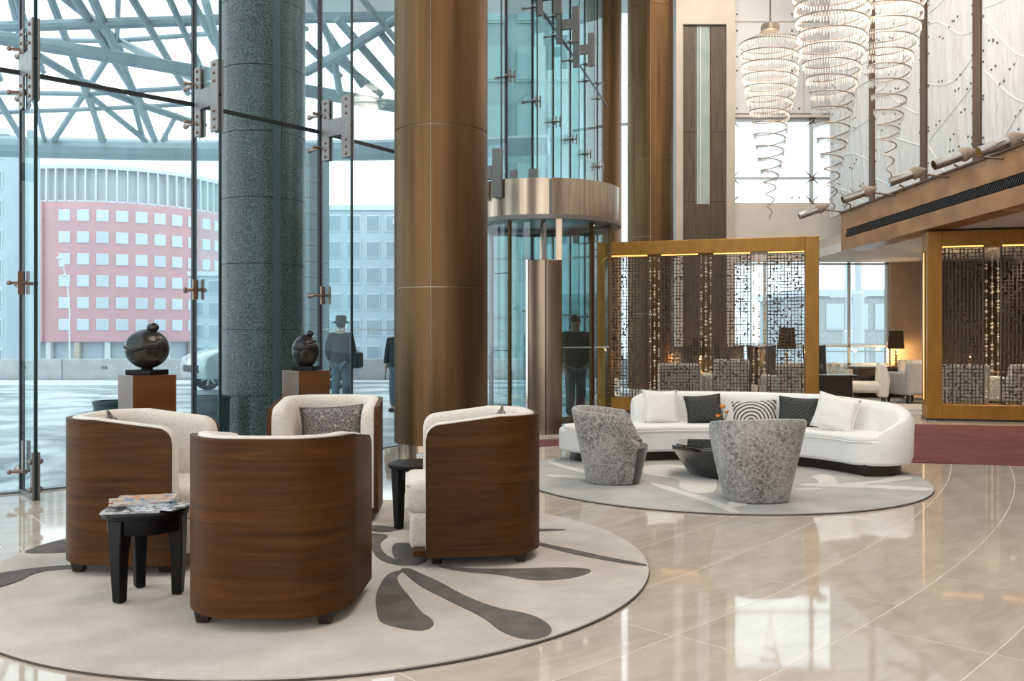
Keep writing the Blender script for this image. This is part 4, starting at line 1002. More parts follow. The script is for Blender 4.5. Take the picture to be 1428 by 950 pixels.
# ------------------------------------------------------------------ curved white sofa
SC = (1.70, 7.40)
sf = thing('curved_sofa', 'long curved white sofa on the pale grey rug before the gold screen', 'sofa', (SC[0] + 0.35, SC[1] + 1.5, 0.016))
ox, oy = -0.35, -1.5
def pol(r, a): return (ox + r * math.cos(R(a)), oy + r * math.sin(R(a)))
def band(r0, r1, a0, a1, n=40, round0=0.0):
    inn = [pol(r0, a0 + (a1 - a0) * i / n) for i in range(n + 1)]; out = [pol(r1, a1 - (a1 - a0) * i / n) for i in range(n + 1)]
    return inn, out
def round_poly(poly, it=1):
    for _ in range(it):
        q = []
        for i in range(len(poly)):
            a, b2 = poly[i], poly[(i + 1) % len(poly)]
            q += [(a[0] * .75 + b2[0] * .25, a[1] * .75 + b2[1] * .25), (a[0] * .25 + b2[0] * .75, a[1] * .25 + b2[1] * .75)]
        poly = q
    return poly
def seat_outline(r0, r1, a0, a1, ea, eb):
    # inner arc, rounded left end, outer arc, rounded right end
    inn = [pol(r0, a0 + (a1 - a0) * i / 36) for i in range(37)]
    out = [pol(r1, a1 - 4 - (a1 - a0 - 8) * i / 36) for i in range(37)]
    rm = (r0 + r1) / 2; hw = (r1 - r0) / 2
    left = [pol(rm - hw * math.cos(PI * k / 8), a1 + eb * math.sin(PI * k / 8)) for k in range(1, 8)]
    right = [pol(rm + hw * math.cos(PI * k / 8), a0 - ea * math.sin(PI * k / 8)) for k in range(1, 8)]
    return inn + left + out + right
def sofa_plan(r0, r1, ins, a1, eb):
    inn = [pol(r0, 18 + (a1 - 18) * i / 34) for i in range(35)]
    out = [pol(r1, a1 - 4 - (a1 - 4 - 32) * i / 34) for i in range(35)]
    rm = (r0 + r1) / 2; hw = (r1 - r0) / 2
    left = [pol(rm - hw * math.cos(PI * k / 8), a1 + eb * math.sin(PI * k / 8)) for k in range(1, 8)]
    right = [(ox + x - ins * 0.8, oy + y + ins * 0.6) for x, y in ((1.83, 0.80), (1.85, 0.62), (1.80, 0.46), (1.70, 0.36), (1.56, 0.31), (1.42, 0.325))]
    return inn + left + out + right
MB().prism(sofa_plan(1.42, 1.96, 0.07, 123, 5), 0.0, 0.10).build('plinth', MT['dark_foot'], sf, 30)
MB().prism(sofa_plan(1.34, 2.04, 0.0, 124.5, 7), 0.09, 0.315).build('seat_base', MT['white_fabric'], sf, 30, 0.03, 3)
MB().prism(sofa_plan(1.335, 1.98, 0.03, 124.5, 7), 0.29, 0.345).build('seat_cushion', MT['white_fabric'], sf, 30, 0.024, 3)
so = sofa_plan(1.328, 2.0, 0.0, 124.5, 7)
MB().tube([(x, y, 0.296) for x, y in so[-1:] + so[:42]], 0.007, 6).build('piping', MT['white_fabric'], sf)
# backrest sweeps from the left, round the right end and down to the seat front
path = [pol(1.97, 103 - 1.9 * i) for i in range(38)]            # down to ~32 degrees
ctrl = [(1.671, 1.044), (1.775, 0.86), (1.815, 0.68), (1.785, 0.52), (1.70, 0.42), (1.58, 0.365), (1.48, 0.355)]
for i in range(len(ctrl) - 1):
    p0 = ctrl[max(i - 1, 0)]; p1 = ctrl[i]; p2 = ctrl[i + 1]; p3 = ctrl[min(i + 2, len(ctrl) - 1)]
    for q in (1 / 3, 2 / 3, 1.0):
        path.append(tuple((0.5 * (2 * p1[d] + (p2[d] - p0[d]) * q + (2 * p0[d] - 5 * p1[d] + 4 * p2[d] - p3[d]) * q * q + (3 * p1[d] - p0[d] - 3 * p2[d] + p3[d]) * q ** 3)) + (ox, oy)[d] for d in (0, 1)))
pn = inward(path); mid_i = 20
sgn = 1 if (pn[mid_i][0] * (ox - path[mid_i][0]) + pn[mid_i][1] * (oy - path[mid_i][1])) > 0 else -1
rows = []
N = len(path)
for i, ((x, y), (nx, ny)) in enumerate(zip(path, pn)):
    nx *= sgn; ny *= sgn
    u = i / (N - 1)
    h = 0.645 if u < 0.55 else 0.645 - 0.045 * (u - 0.55) / 0.19 if u < 0.74 else 0.60 - 0.25 * ((u - 0.74) / 0.26) ** 1.25
    th = 0.20 if u < 0.7 else 0.20 - 0.13 * (u - 0.7) / 0.3
    if i < 5:
        f = math.sqrt(1 - (1 - (i + 0.3) / 5.3) ** 2); th *= 0.25 + 0.75 * f; h = 0.40 + (h - 0.40) * (0.55 + 0.45 * f)
    P = lambda o, z: (x + nx * o, y + ny * o, z)
    w = th / 2
    rows.append([P(-w + 0.02, 0.10), P(-w, 0.16), P(-w - 0.01, h - 0.07), P(-w + 0.02, h - 0.02), P(-w * 0.4, h), P(w * 0.4, h), P(w - 0.02, h - 0.02), P(w, h - 0.07), P(w + 0.03, 0.33), P(w + 0.03, 0.10)])
MB().loft(rows).build('backrest', MT['white_fabric'], sf, 50)
def on_sofa(r, a): return (SC[0] + r * math.cos(R(a)), SC[1] + r * math.sin(R(a)))
def sofa_pillow(label, m, w, h, th, pxx, r_, lift, tilt, roll, turn=0):
    # find the angle whose spot lines up with the given bearing from the viewer
    best = min([15 + 0.25 * i for i in range(460)], key=lambda a: abs(on_sofa(r_, a)[0] / on_sofa(r_, a)[1] - (pxx - 714) / FPX))
    x, y = on_sofa(r_, best)
    pillow(label, m, w, h, th, (x, y, 0.345 + lift), R(best - 90 + 180 + turn) , tilt, roll, 'cushions on the white sofa')
sofa_pillow('white square cushion at the left end of the white sofa', MT['white_pillow'], 0.38, 0.345, 0.15, 921, 1.70, 0.175, R(16), R(-2), 6)
sofa_pillow('charcoal quilted cushion on the left half of the white sofa', MT['quilt'], 0.38, 0.30, 0.14, 982, 1.68, 0.15, R(18), R(4), 14)
sofa_pillow('white cushion patterned with charcoal arcs in the middle of the white sofa', MT['arcs'], 0.44, 0.25, 0.14, 1052, 1.68, 0.125, R(16), R(4), 10)
sofa_pillow('charcoal quilted cushion on the right half of the white sofa', MT['quilt'], 0.38, 0.30, 0.14, 1113, 1.68, 0.15, R(16), R(-3), 20)
sofa_pillow('white square cushion at the right end of the white sofa', MT['white_pillow'], 0.38, 0.345, 0.15, 1166, 1.62, 0.175, R(22), R(-12), 24)

# ------------------------------------------------------------------ mottled velvet chairs, coffee table, flowers
def velvet_chair(label, loc, rz):
    t = thing('velvet_chair', label, 'armchair', loc, rz, 'mottled velvet chairs on the grey rug')
    def rad(a, z):            # plan radius, front is +Y, slightly squared
        c, s = math.cos(a), math.sin(a); base = 0.235 + 0.135 * z / 0.63
        return base / (abs(c) ** 2.8 + abs(s) ** 2.8) ** (1 / 2.8) * 0.955
    def rim(a):
        u = math.sin(a)
        z = 0.625 - 0.05 * (u + 1) / 1.2
        if u > 0.22: z = z - (z - 0.335) * min(1, (u - 0.22) / 0.44) ** 1.0
        return max(z, 0.335)
    def sec(a):
        h = rim(a); P = lambda d, z: ((rad(a, z) - d) * math.cos(a), (rad(a, z) - d) * math.sin(a), z)
        return [P(0.012, 0.0), P(0, 0.02), P(0, h * 0.5), P(0, h - 0.025), P(0.012, h - 0.006), P(0.03, h), P(0.052, h - 0.008), P(0.065, h - 0.03), P(0.085, 0.29), P(0.085, 0.20)]
    n = 56; a0 = PI / 2 + R(46); a1 = PI / 2 + R(314)
    MB().loft([sec(a0 + (a1 - a0) * i / n) for i in range(n + 1)]).build('shell', MT['velvet'], t, 45)
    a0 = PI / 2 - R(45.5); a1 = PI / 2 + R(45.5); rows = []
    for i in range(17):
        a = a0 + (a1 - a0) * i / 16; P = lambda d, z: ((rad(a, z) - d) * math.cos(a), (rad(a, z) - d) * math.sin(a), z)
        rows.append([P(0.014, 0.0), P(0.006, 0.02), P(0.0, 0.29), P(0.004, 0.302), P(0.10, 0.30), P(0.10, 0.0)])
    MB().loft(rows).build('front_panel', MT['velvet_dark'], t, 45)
    n = 40
    rows = [[((rad(2 * PI * k / n, 0.3) - d) * math.cos(2 * PI * k / n), (rad(2 * PI * k / n, 0.3) - d) * math.sin(2 * PI * k / n), z) for k in range(n)] for d, z in ((0.085, 0.22), (0.07, 0.29), (0.075, 0.315), (0.11, 0.335), (0.2, 0.345))]
    MB().loft(rows).build('seat', MT['velvet'], t, 60)
    MB().lathe([(0.20, 0.0), (0.20, 0.012)], 32).build('base_plate', MT['black_metal'], t)
    return t
v0 = velvet_chair('mottled grey velvet chair facing right, left of the black coffee table', (0.855, 7.50, RZ), face(0.95, -0.22))
dup(v0, (1.82, 6.68, RZ), face(-0.12, 1), 'mottled grey velvet chair with its back to the viewer on the pale grey rug')
ct = thing('coffee_table', 'low black lacquered coffee table tapering to its foot', 'coffee table', (1.87, 7.86, RZ), R(8))
rows = []
for r, z in ((0.30, 0.0), (0.315, 0.015), (0.475, 0.235), (0.48, 0.262), (0.47, 0.27)):
    rows.append([(r * math.cos(2 * PI * k / 8), r * math.sin(2 * PI * k / 8), z) for k in range(8)])
MB().loft(rows).build('body', MT['black_gloss'], ct, 0, 0.006, 2)
MB().loft([[(r * math.cos(2 * PI * k / 8), r * math.sin(2 * PI * k / 8), z) for k in range(8)] for r, z in ((0.44, 0.268), (0.44, 0.276))]).build('top_inset', MT['black_gloss'], ct, 0)
fl = thing('flower_vase', 'small dark vase with orange blossoms on the coffee table', 'vase', (1.84, 7.80, RZ + 0.276))
MB().lathe([(0.03, 0), (0.045, 0.02), (0.05, 0.06), (0.03, 0.12), (0.026, 0.13), (0.02, 0.125)], 20).build('vase', MT['black_lacquer'], fl)
rng = random.Random(4)
for (dx, dy, hz, rr) in ((0.0, 0.0, 0.325, 0.020), (0.035, 0.02, 0.275, 0.013), (-0.045, -0.02, 0.245, 0.015), (-0.03, 0.03, 0.235, 0.010), (0.05, 0.0, 0.285, 0.009), (0.0, 0.03, 0.25, 0.009)):
    st = MB().tube([(0, 0, 0.10), (dx * 0.4, dy * 0.4, 0.18), (dx, dy, hz)], 0.003, 5).build('stem', MT['stem'], fl)
    b = MB()
    for k in range(6):
        a = 2 * PI * k / 6; b.ball((dx + rr * 0.7 * math.cos(a), dy + rr * 0.7 * math.sin(a), hz + rr * 0.2 * (k % 2)), rr * 0.6, 6, 5, (1, 1, 1.3))
    b.ball((dx, dy, hz + rr * 0.3), rr * 0.6, 6, 5)
    b.build('blossom', MT['orange'], st)

# ------------------------------------------------------------------ pedestals with bronze sculptures
def pedestal(label, x, y, rz, w):
    t = thing('pedestal', label, 'pedestal', (x, y, 0), rz)
    MB().bb(-w / 2, w / 2, -w / 2, w / 2, 0.03, 0.94).build('body', MT['pedestal_wood'], t, 0, 0.003, 1)
    MB().bb(-w / 2 + 0.01, w / 2 - 0.01, -w / 2 + 0.01, w / 2 - 0.01, 0, 0.03).build('shadow_plinth', MT['black_metal'], t, 0)
AN = R(-48) + PI / 2
pedestal('brown veneered pedestal carrying the larger round sculpture', -2.80, 6.85, AN, 0.325)
pedestal('brown veneered pedestal carrying the smaller sculpture by the granite column', -1.79, 7.75, AN, 0.30)
def sculpture(label, x, y, rz, sc, slim):
    t = thing('bronze_sculpture', label, 'sculpture', (x, y, 0.94), rz)
    b = MB().bb(-0.12 * sc, 0.12 * sc, -0.10 * sc, 0.10 * sc, 0, 0.038).build('base_slab', MT['black_lacquer'], t, 0, 0.004, 1)
    MB().lathe([(0.06 * sc, 0.036), (0.04 * sc, 0.046), (0.05 * sc, 0.06)], 16).build('neck', MT['bronze_sculpture'], t)
    r = 0.17 * sc; zc = 0.045 + r * 0.90
    b = MB(); n, m = 36, 26; rows = []
    for i in range(m + 1):
        a = -PI / 2 + PI * i / m
        row = []
        for k in range(n):
            th = 2 * PI * k / n; rr = max(math.cos(a), 1e-3)
            d = Vector((rr * math.cos(th), rr * math.sin(th), math.sin(a)))
            f = 1 + 0.05 * math.exp(-((d - Vector((0.45, -0.75, 0.35))).length / 0.35) ** 2) - 0.07 * math.exp(-((d - Vector((-0.1, -0.85, 0.55))).length / 0.28) ** 2) \
                + 0.045 * math.exp(-((d - Vector((-0.35, -0.75, 0.5))).length / 0.2) ** 2) + 0.05 * math.exp(-((d - Vector((0.8, -0.3, 0.5))).length / 0.25) ** 2) \
                - 0.035 * math.exp(-(abs(d.z - 0.25 - 0.3 * d.x) / 0.06) ** 2) * (1 if d.y < 0 else 0)
            row.append((d.x * r * f * slim, d.y * r * f * 0.9, zc + d.z * r * f * (0.90 if slim == 1 else 1.06)))
        rows.append(row)
    b.loft(rows).build('body', MT['bronze_sculpture'], t, 60)
    zt = zc + r * (0.90 if slim == 1 else 1.06)
    MB().ball((0.055 * sc * slim, 0, zt + 0.010 * sc), 0.042 * sc, 14, 10, (1.25 if slim == 1 else 0.95, 0.9, 0.85)).build('head', MT['bronze_sculpture'], t)
    MB().tube([(0.15 * sc * slim, -0.03, zt - 0.10 * sc), (0.165 * sc * slim, -0.09 * sc, zt - 0.12 * sc), (0.10 * sc * slim, -0.145 * sc, zt - 0.13 * sc), (0.0, -0.155 * sc, zt - 0.16 * sc), (-0.09 * sc * slim, -0.135 * sc, zt - 0.14 * sc)],
              [0.02 * sc, 0.028 * sc, 0.026 * sc, 0.022 * sc, 0.012 * sc], 10).build('arm', MT['bronze_sculpture'], t)
sculpture('round dark bronze figure sculpture on the left brown pedestal', -2.80, 6.85, R(-20), 1.0, 1.0)
sculpture('egg shaped dark bronze figure sculpture on the right brown pedestal', -1.79, 7.75, R(-10), 0.80, 0.88)

# ------------------------------------------------------------------ spiral crystal chandeliers
def chandelier(label, x, y, zb, s):
    H = 2.75 * s; zt = zb + H
    t = thing('spiral_chandelier', label, 'chandelier', (x, y, zt), 0, 'spiral crystal chandeliers')
    cap_z = 0.22 * s
    MB().lathe([(0.02, cap_z + 0.10), (0.13 * s, cap_z + 0.09), (0.145 * s, cap_z + 0.06), (0.145 * s, cap_z - 0.02), (0.12 * s, cap_z - 0.03)], 28).build('ceiling_plate', MT['rail'], t)
    if 9.95 - zt > cap_z + 0.1: MB().tube([(0, 0, cap_z + 0.08), (0, 0, 9.95 - zt)], 0.014, 8).build('suspension_rod', MT['bracket'], t)
    prof = [(0, 0.47), (0.16, 0.425), (0.29, 0.37), (0.37, 0.315), (0.43, 0.27), (0.51, 0.245), (0.63, 0.20), (0.72, 0.145), (0.82, 0.085), (1.0, 0.010)]
    def rad(u):
        for (a, ra), (b2, rb2) in zip(prof, prof[1:]):
            if u <= b2: return (ra + (rb2 - ra) * (u - a) / (b2 - a)) * s
        return 0.01
    turns = 15.0; n = int(turns * 36); pts = []
    for i in range(n + 1):
        v = i / n; u = v ** 1.06; a = 2 * PI * turns * v + x * 7
        pts.append((rad(u) * math.cos(a), rad(u) * math.sin(a), -u * H))
    pts = [(0.472 * s * math.cos(x * 7 - 2 * PI * (36 - i) / 36), 0.472 * s * math.sin(x * 7 - 2 * PI * (36 - i) / 36), 0) for i in range(36)] + pts
    MB().tube(pts, 0.0085, 5).build('spiral_rail', MT['rail'], t)
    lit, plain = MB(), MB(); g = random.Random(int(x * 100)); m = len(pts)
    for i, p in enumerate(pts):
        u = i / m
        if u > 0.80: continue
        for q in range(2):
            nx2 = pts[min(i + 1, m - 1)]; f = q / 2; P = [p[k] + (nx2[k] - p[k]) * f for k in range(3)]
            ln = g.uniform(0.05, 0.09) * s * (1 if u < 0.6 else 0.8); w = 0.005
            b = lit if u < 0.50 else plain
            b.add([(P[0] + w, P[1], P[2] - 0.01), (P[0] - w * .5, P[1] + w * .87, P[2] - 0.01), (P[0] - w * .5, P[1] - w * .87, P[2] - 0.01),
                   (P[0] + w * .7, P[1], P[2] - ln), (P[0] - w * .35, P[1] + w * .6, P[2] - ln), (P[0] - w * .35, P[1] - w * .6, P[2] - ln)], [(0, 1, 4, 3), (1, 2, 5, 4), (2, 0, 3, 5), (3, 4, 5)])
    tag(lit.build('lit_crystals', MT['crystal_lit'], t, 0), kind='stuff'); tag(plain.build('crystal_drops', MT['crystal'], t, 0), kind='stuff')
    b = MB()
    for k in range(14):
        a = 2 * PI * k / 14; b.tube([(0.12 * s * math.cos(a), 0.12 * s * math.sin(a), cap_z - 0.02), (0.46 * s * math.cos(a), 0.46 * s * math.sin(a), 0.0), (0.24 * s * math.cos(a), 0.24 * s * math.sin(a), -0.52 * H)], 0.002, 3)
    b.build('suspension_wires', MT['bracket'], t)
    l = bpy.data.lights.new('chandelier_bulb', 'POINT'); l.energy = 34; l.color = (1.0, 0.84, 0.68); l.shadow_soft_size = 0.25
    o = bpy.data.objects.new('chandelier_bulb', l); COL.objects.link(o); o.parent = t; o.location = (0, 0, -0.35 * s)
chandelier('spiral crystal chandelier on a rod, leftmost of the three', 4.05, 14.0, 3.08, 1.0)
chandelier('large spiral crystal chandelier hanging before the end window, middle one', 3.95, 11.0, 2.74, 1.0)
chandelier('spiral crystal chandelier before the etched wall, rightmost of the three', 4.82, 11.4, 3.20, 1.0)

# ------------------------------------------------------------------ chrome picture lights along the etched wall
for k, (y, zo) in enumerate(((16.7, 0.06), (14.5, 0.02), (12.76, 0.0), (11.37, -0.02), (10.28, -0.08))):
    names = ['farthest, at the left end of the row', 'second from the left end of the row', 'middle one of the row', 'second from the right edge', 'nearest, at the right edge']
    t = thing('picture_light', 'chrome tube uplight below the etched wall panels, ' + names[k], 'light', (5.9, y, 3.63 + zo), 0, 'chrome uplights along the etched wall')
    d = Vector((-1, 0, -0.36)).normalized()
    def along(s): return tuple(d * s)
    MB().tube([along(0.17), along(0.56)], 0.062, 18).build('tube', MT['chrome'], t)
    b = MB()
    for i in range(8):
        a = R(200 + 17 * i); b.tube([(along(0.19)[0] + 0, 0.066 * math.cos(a), along(0.19)[2] + 0.066 * math.sin(a)), (along(0.53)[0], 0.066 * math.cos(a), along(0.53)[2] + 0.066 * math.sin(a))], 0.004, 4)
    b.build('cooling_ribs', MT['bracket'], t)
    MB().tube([along(0.21), along(0.17), along(0.10), along(-0.02)], [0.064, 0.095, 0.080, 0.012], 18).build('reflector', MT['cone'], t)
    MB().tube([along(0.16), (0.14, -0.12, -0.12), (0.24, -0.28, -0.16), (0.29, -0.36, -0.12), (0.29, -0.38, -0.04), (0.235, -0.36, 0.0)], 0.014, 8).build('bracket_arm', MT['beam'], t)

# ------------------------------------------------------------------ lounge beyond the screens
def arm_chair(label, loc, rz, m, w=0.66, h=0.78):
    t = thing('lounge_armchair', label, 'armchair', loc, rz, 'lounge armchairs beyond the screens')
    MB().bb(-w / 2 + 0.1, w / 2 - 0.1, -0.28, 0.34, 0.18, 0.42).build('seat', m, t, 0, 0.05, 3)
    MB().loft([[(-w / 2, -0.36 - k * 0.06, z), (w / 2, -0.36 - k * 0.06, z), (w / 2, -0.22 - k * 0.06, z), (-w / 2, -0.22 - k * 0.06, z)] for k, z in ((0, 0.16), (1, h))]).build('backrest', m, t, 0, 0.05, 3)
    for sx in (-1, 1):
        MB().bb(sx * (w / 2 - 0.05) - 0.055, sx * (w / 2 - 0.05) + 0.055, -0.30, 0.30, 0.16, 0.58).build('armrest', m, t, 0, 0.04, 3)
        for y in (-0.28, 0.26): MB().loft([[(sx * (w / 2 - 0.07) + a * q, y + b2 * q, z) for a, b2 in ((-1, -1), (1, -1), (1, 1), (-1, 1))] for q, z in ((0.014, 0), (0.024, 0.18))]).build('leg', MT['dark_foot'], t, 0)
    return t
def slipper(label, loc, rz, m):
    t = thing('slipper_chair', label, 'chair', loc, rz)
    MB().bb(-0.28, 0.28, -0.30, 0.42, 0.20, 0.40).build('seat', m, t, 0, 0.06, 3)
    MB().loft([[(-0.29, -0.42 - 0.07 * k, z), (0.29, -0.42 - 0.07 * k, z), (0.27, -0.24 + 0.02 * k, z), (-0.27, -0.24 + 0.02 * k, z)] for k, z in ((0, 0.12), (0.5, 0.45), (-0.6, 0.74))]).build('backrest', m, t, 0, 0.04, 3)
    for sx in (-1, 1):
        for y in (-0.36, 0.34): MB().loft([[(sx * 0.23 + a * q, y + b2 * q, z) for a, b2 in ((-1, -1), (1, -1), (1, 1), (-1, 1))] for q, z in ((0.013, 0), (0.024, 0.21))]).build('leg', MT['dark_foot'], t, 0)
def wing_chair(label, loc, rz):
    t = thing('wing_chair', label, 'chair', loc, rz, 'black wing chairs in the lounge')
    MB().bb(-0.27, 0.27, -0.25, 0.28, 0.32, 0.45).build('seat', MT['chair_black'], t, 0, 0.04, 2)
    rows = []
    for i in range(11):
        u = -1 + 2 * i / 10; y = -0.28 + 0.12 * u * u
        rows.append([(u * 0.27, y, 0.40), (u * 0.30, y - 0.05, 1.08 - 0.04 * (1 - u * u)), (u * 0.28, y - 0.01, 1.08 - 0.04 * (1 - u * u)), (u * 0.25, y + 0.05, 0.40)])
    MB().loft(rows).build('backrest', MT['chair_black'], t, 40)
    for sx in (-1, 1):
        for y in (-0.22, 0.24): MB().tube([(sx * 0.24, y, 0), (sx * 0.22, y, 0.33)], [0.012, 0.02], 6).build('leg', MT['dark_foot'], t)
def table_lamp(label, x, y, z, light=20, h=0.66):
    t = thing('table_lamp', label, 'lamp', (x, y, z), 0, 'table lamps in the lounge')
    MB().lathe([(0.09, 0), (0.09, 0.015), (0.02, 0.03)], 20).build('base', MT['brass'], t)
    b = MB(); b.tube([(0, 0, 0.02), (0, 0, h * 0.55)], 0.012, 8)
    for k in range(5): b.ball((0, 0, 0.06 + k * 0.062), 0.030, 10, 7)
    b.build('stem', MT['brass'], t)
    rows = MB(); n = 28
    rows.loft([[(r * math.cos(2 * PI * k / n), r * math.sin(2 * PI * k / n), zz) for k in range(n)] for r, zz in ((0.165, h * 0.5), (0.135, h), (0.130, h), (0.160, h * 0.5))], True, True)
    rows.build('lamp_shade', MT['shade_black'], t)
    MB().ball((0, 0, h * 0.62), 0.03, 8, 6).build('bulb', mat('lamp_bulb', (1, .8, .5), .4, emis=(1, .62, .28), estr=12), t)
    l = bpy.data.lights.new('lamp_bulb', 'POINT'); l.energy = light; l.color = (1.0, 0.60, 0.26); l.shadow_soft_size = 0.04
    o = bpy.data.objects.new('lamp_bulb_light', l); COL.objects.link(o); o.parent = t; o.location = (0.05, 0.05, h * 0.5 - 0.02)
def low_table(label, loc, rz, w, d, h, m):
    t = thing('lounge_table', label, 'table', loc, rz)
    MB().bb(-w / 2, w / 2, -d / 2, d / 2, h - 0.05, h).build('table_top', m, t, 0, 0.004, 1)
    MB().bb(-w / 2 + 0.08, w / 2 - 0.08, -d / 2 + 0.08, d / 2 - 0.08, 0.0, h - 0.05).build('pedestal_base', MT['dark_foot'], t, 0)
slipper('ivory slipper chair between the gold screens, its back towards the viewer', (6.56, 16.7, 0.008), face(-0.95, 0.30), MT['chair_cream'])
arm_chair('dove grey armchair just left of the right gold screen', (7.46, 16.75, 0.008), face(-0.25, 1), MT['chair_grey'])
arm_chair('ivory armchair behind the grey armchair in the lounge', (7.97, 17.45, 0.008), face(-0.2, -1), MT['chair_cream'])
low_table('dark round-cornered lounge table under the black shaded lamp', (7.6, 18.5, 0.008), 0, 1.1, 0.5, 0.62, MT['dark_oak'])
table_lamp('black shaded table lamp glowing against the tan wall', 7.98, 18.55, 0.628, 42, 0.74)
low_table('dark low cabinet beside the left gold screen post', (5.72, 15.9, 0.008), R(-10), 0.75, 0.5, 0.56, MT['dark_foot'])
arm_chair('long ivory lounge seat under the big lounge window', (6.25, 18.35, 0.008), face(0, -1), MT['chair_cream'], 1.2, 0.70)
wing_chair('black wing chair showing beside the left gold screen post', (6.0, 17.3, 0.008), face(0.5, -1))
wing_chair('black wing chair seen through the left screen, nearest its right post', (4.88, 17.2, 0.008), face(0.1, -1))
wing_chair('black wing chair seen through the left screen, middle of three', (4.22, 17.3, 0.008), face(-0.1, -1))
wing_chair('black wing chair seen through the left screen, beside the bronze column', (3.30, 17.4, 0.008), face(0, -1))
arm_chair('ivory armchair seen through the middle of the left screen', (2.95, 15.75, 0.008), face(0.2, 1), MT['chair_cream'], 0.72)
arm_chair('ivory armchair seen through the left screen below the middle beads', (3.75, 16.1, 0.008), face(-0.4, 1), MT['chair_cream'], 0.72, 0.84)
arm_chair('ivory armchair seen through the right part of the left screen', (4.75, 15.4, 0.008), face(-0.2, 1), MT['chair_cream'], 0.72)
low_table('small dark table with a lamp seen through the left screen', (3.55, 16.9, 0.008), 0, 0.5, 0.5, 0.55, MT['dark_oak'])
table_lamp('table lamp glowing behind the middle beads of the left screen', 3.55, 16.9, 0.558, 40)
low_table('small dark table seen through the right part of the left screen', (5.05, 16.4, 0.008), 0, 0.5, 0.5, 0.62, MT['dark_oak'])
table_lamp('table lamp seen through the right part of the left screen', 5.05, 16.4, 0.628, 30, 0.78)
arm_chair('ivory armchair seen through the right screen, left of the beads', (7.35, 14.7, 0.008), face(0.3, 1), MT['chair_cream'], 0.8)
arm_chair('ivory armchair seen through the right screen, right of the beads', (8.35, 14.9, 0.008), face(-0.3, 1), MT['chair_cream'], 0.8)
low_table('dark table seen through the right screen behind the armchairs', (8.5, 16.3, 0.008), 0, 0.9, 0.6, 0.6, MT['dark_oak'])
table_lamp('table lamp glowing behind the right screen', 8.35, 16.3, 0.608, 60)
pw = struct('wall_lounge', (10.0, 18.2, 0))
for k in range(6):
    MB().bb(-1.35 + k * 0.75 + 0.004, -0.60 + k * 0.75 - 0.004, 0, 0.08, 0, 2.78).build('oak_panel', MT['dark_oak'], pw, 0)

# glasses on the low cabinet
for k in range(4):
    t = thing('wine_glass', ('first', 'second', 'third', 'fourth')[k] + ' wine glass from the left on the dark low cabinet', 'glass', (5.50 + 0.14 * k, 15.87 - 0.02 * k, 0.568), 0, 'wine glasses on the low cabinet')
    MB().lathe([(0.03, 0), (0.03, 0.003), (0.004, 0.006), (0.004, 0.08), (0.03, 0.11), (0.036, 0.15), (0.03, 0.19), (0.029, 0.19), (0.034, 0.15)], 14).build('bowl_and_stem', MT['door_glass'], t)

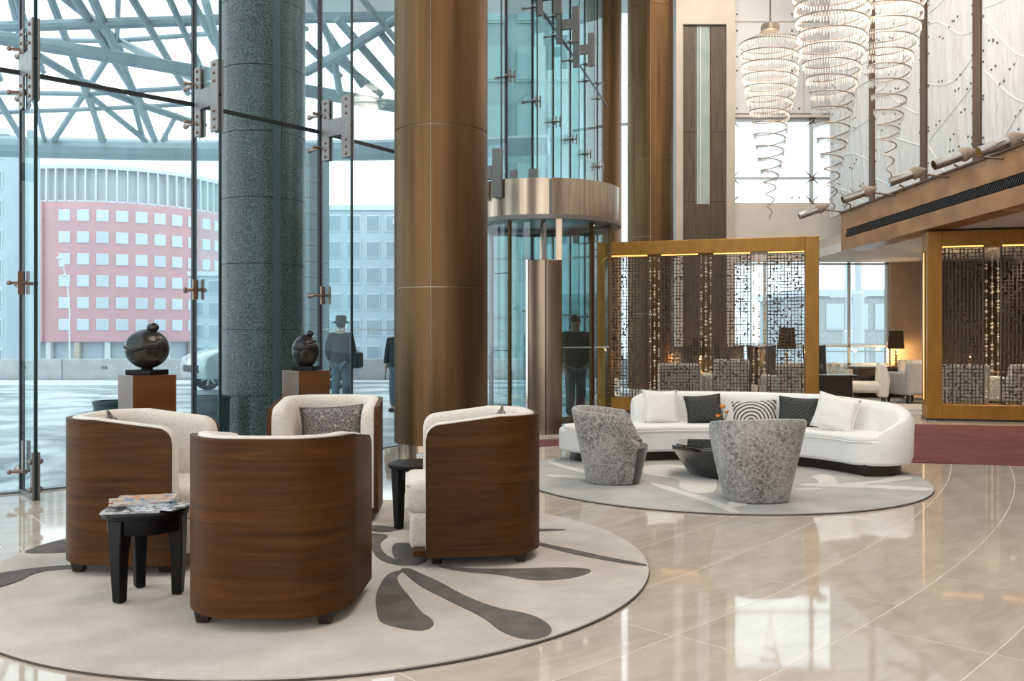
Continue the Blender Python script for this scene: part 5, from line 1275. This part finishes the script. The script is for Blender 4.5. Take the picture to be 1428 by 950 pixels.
# ------------------------------------------------------------------ people
def skin_mesh(name, verts, edges, radii, m, parent, sub=2, root=0):
    me = bpy.data.meshes.new(name); me.from_pydata(verts, edges, []); me.update()
    o = bpy.data.objects.new(name, me); COL.objects.link(o); o.parent = parent; me.materials.append(m)
    sk = o.modifiers.new('skin', 'SKIN'); sk.use_smooth_shade = True
    for i, v in enumerate(me.skin_vertices[0].data):
        r = radii[i]; v.radius = (r if isinstance(r, tuple) else (r, r)); v.use_root = (i == root)
    s = o.modifiers.new('subdivision', 'SUBSURF'); s.levels = sub; s.render_levels = sub
    return o
def person(label, loc, rz, H, hat, step=0.0, bag=False):
    t = thing('person', label, 'person', loc, rz); k = H / 1.75
    S = lambda *p: tuple(a * k for a in p)
    # local +Y is the direction the person faces
    V = [S(0, 0, .95), S(0, .01, 1.12), S(0, 0, 1.30), S(0, -.01, 1.45), S(0, .01, 1.52), S(0, .02, 1.60), S(0, .02, 1.70),
         S(.18, 0, 1.42), S(.24, -.03, 1.15), S(.24, .06, .93), S(.24, .09, .86), S(-.18, 0, 1.42), S(-.24, -.03, 1.15), S(-.24, .06, .93), S(-.24, .09, .86),
         S(.09, 0, .90), S(.10, .03 + step * .5, .50), S(.10, -.02 + step, .09), S(.11, .10 + step, .04), S(-.09, 0, .90), S(-.10, .03 - step * .4, .50), S(-.10, -.03 - step, .09), S(-.11, .09 - step, .04)]
    E = [(0, 1), (1, 2), (2, 3), (3, 4), (4, 5), (5, 6), (3, 7), (7, 8), (8, 9), (9, 10), (3, 11), (11, 12), (12, 13), (13, 14), (0, 15), (15, 16), (16, 17), (17, 18), (0, 19), (19, 20), (20, 21), (21, 22)]
    rad = [(.15, .11), (.14, .11), (.16, .11), (.10, .08), (.055, .055), (.085, .095), (.07, .085), .06, .045, .035, .03, .06, .045, .035, .03, .085, .06, .045, .04, .085, .06, .045, .04]
    rad = [tuple(a * k for a in r) if isinstance(r, tuple) else r * k for r in rad]
    skin_mesh('body', V, E, rad, MT['skin'], t)
    # fingers on each hand
    for sx in (-1, 1):
        for f in range(4):
            x = sx * (.24 + (f - 1.5) * .0); y0 = .065 + f * .017; ln = (.07, .085, .08, .06)[f]
            MB().tube([S(x, y0, .87), S(x - sx * .005, y0 + .008, .87 - ln * .6), S(x - sx * .018, y0 + .008, .87 - ln)], [.010 * k, .009 * k, .007 * k], 6).build('finger', MT['skin'], t)
        MB().tube([S(sx * .225, .12, .89), S(sx * .215, .135, .855), S(sx * .21, .135, .83)], [.011 * k, .010 * k, .008 * k], 6).build('thumb', MT['skin'], t)
    # coat
    V = [S(0, 0, .80), S(0, 0, .98), S(0, .01, 1.15), S(0, 0, 1.32), S(0, -.01, 1.44), S(0, 0, 1.50), S(.19, 0, 1.42), S(.255, -.03, 1.15), S(.25, .06, .94), S(-.19, 0, 1.42), S(-.255, -.03, 1.15), S(-.25, .06, .94)]
    E = [(0, 1), (1, 2), (2, 3), (3, 4), (4, 5), (4, 6), (6, 7), (7, 8), (4, 9), (9, 10), (10, 11)]
    rad = [(.225, .17), (.215, .16), (.20, .155), (.215, .15), (.15, .12), (.085, .085), .085, .075, .06, .085, .075, .06]
    rad = [tuple(a * k for a in r) if isinstance(r, tuple) else r * k for r in rad]
    skin_mesh('coat', V, E, rad, MT['coat'], t)
    V = [S(0, 0, .93), S(.09, 0, .86), S(.10, .03 + step * .5, .50), S(.10, -.02 + step, .10), S(-.09, 0, .86), S(-.10, .03 - step * .4, .50), S(-.10, -.03 - step, .10)]
    E = [(0, 1), (1, 2), (2, 3), (0, 4), (4, 5), (5, 6)]
    rad = [(.16, .13), .105, .085, .07, .105, .085, .07]; rad = [tuple(a * k for a in r) if isinstance(r, tuple) else r * k for r in rad]
    skin_mesh('trousers', V, E, rad, MT['trousers'], t)
    for sx, st in ((1, step), (-1, -step)):
        MB().ball(S(sx * .105, .04 + st, .045), 0.06 * k, 12, 8, (0.8, 2.2, 0.75)).build('shoe', MT['black_metal'], t)
    # face and hair
    z = 1.645
    MB().ball(S(0, .115, z - .012), .016 * k, 8, 6, (0.8, 1.2, 1.3)).build('nose', MT['skin'], t)
    for sx in (-1, 1):
        MB().ball(S(sx * .032, .098, z + .015), .011 * k, 8, 6).build('eye', MT['hair'], t)
        MB().ball(S(sx * .085, .02, z), .022 * k, 8, 6, (0.4, 0.9, 1.3)).build('ear', MT['skin'], t)
    MB().ball(S(0, .100, z - .055), .02 * k, 8, 5, (1.3, 0.4, 0.35)).build('mouth', mat('lips', (.30, .12, .10), .6), t)
    MB().ball(S(0, -.008, z + .025), .103 * k, 16, 10, (0.9, 1.02, 1.0)).build('hair', MT['hair'], t)
    if hat:
        h = MB().lathe([(.10 * k, -.01 * k), (.158 * k, -.038 * k), (.162 * k, -.028 * k), (.105 * k, .015 * k), (.10 * k, .09 * k), (.085 * k, .115 * k), (.03 * k, .12 * k)], 24, S(0, .01, 1.70), 1.0, 1.12).build('hat', MT['hat'], t)
    if bag:
        MB().box(S(.33, 0.02, 0.95), S(.14, .32, .30)).build('shoulder_bag', MT['coat'], t, 0, 0.03, 2)
    return t
person('person in a dark coat and brimmed hat seen from behind, outside the glass', (-3.03, 15.8, -0.04), R(-12), 1.60, True, 0.03, True)
person('person in a dark coat outside, half hidden behind the large bronze column', (-1.93, 15.2, -0.04), R(160), 1.50, False, 0.05)
person('person in a dark coat walking inside the revolving door', (0.90, 12.75, 0.02), R(195), 1.52, False, 0.06)
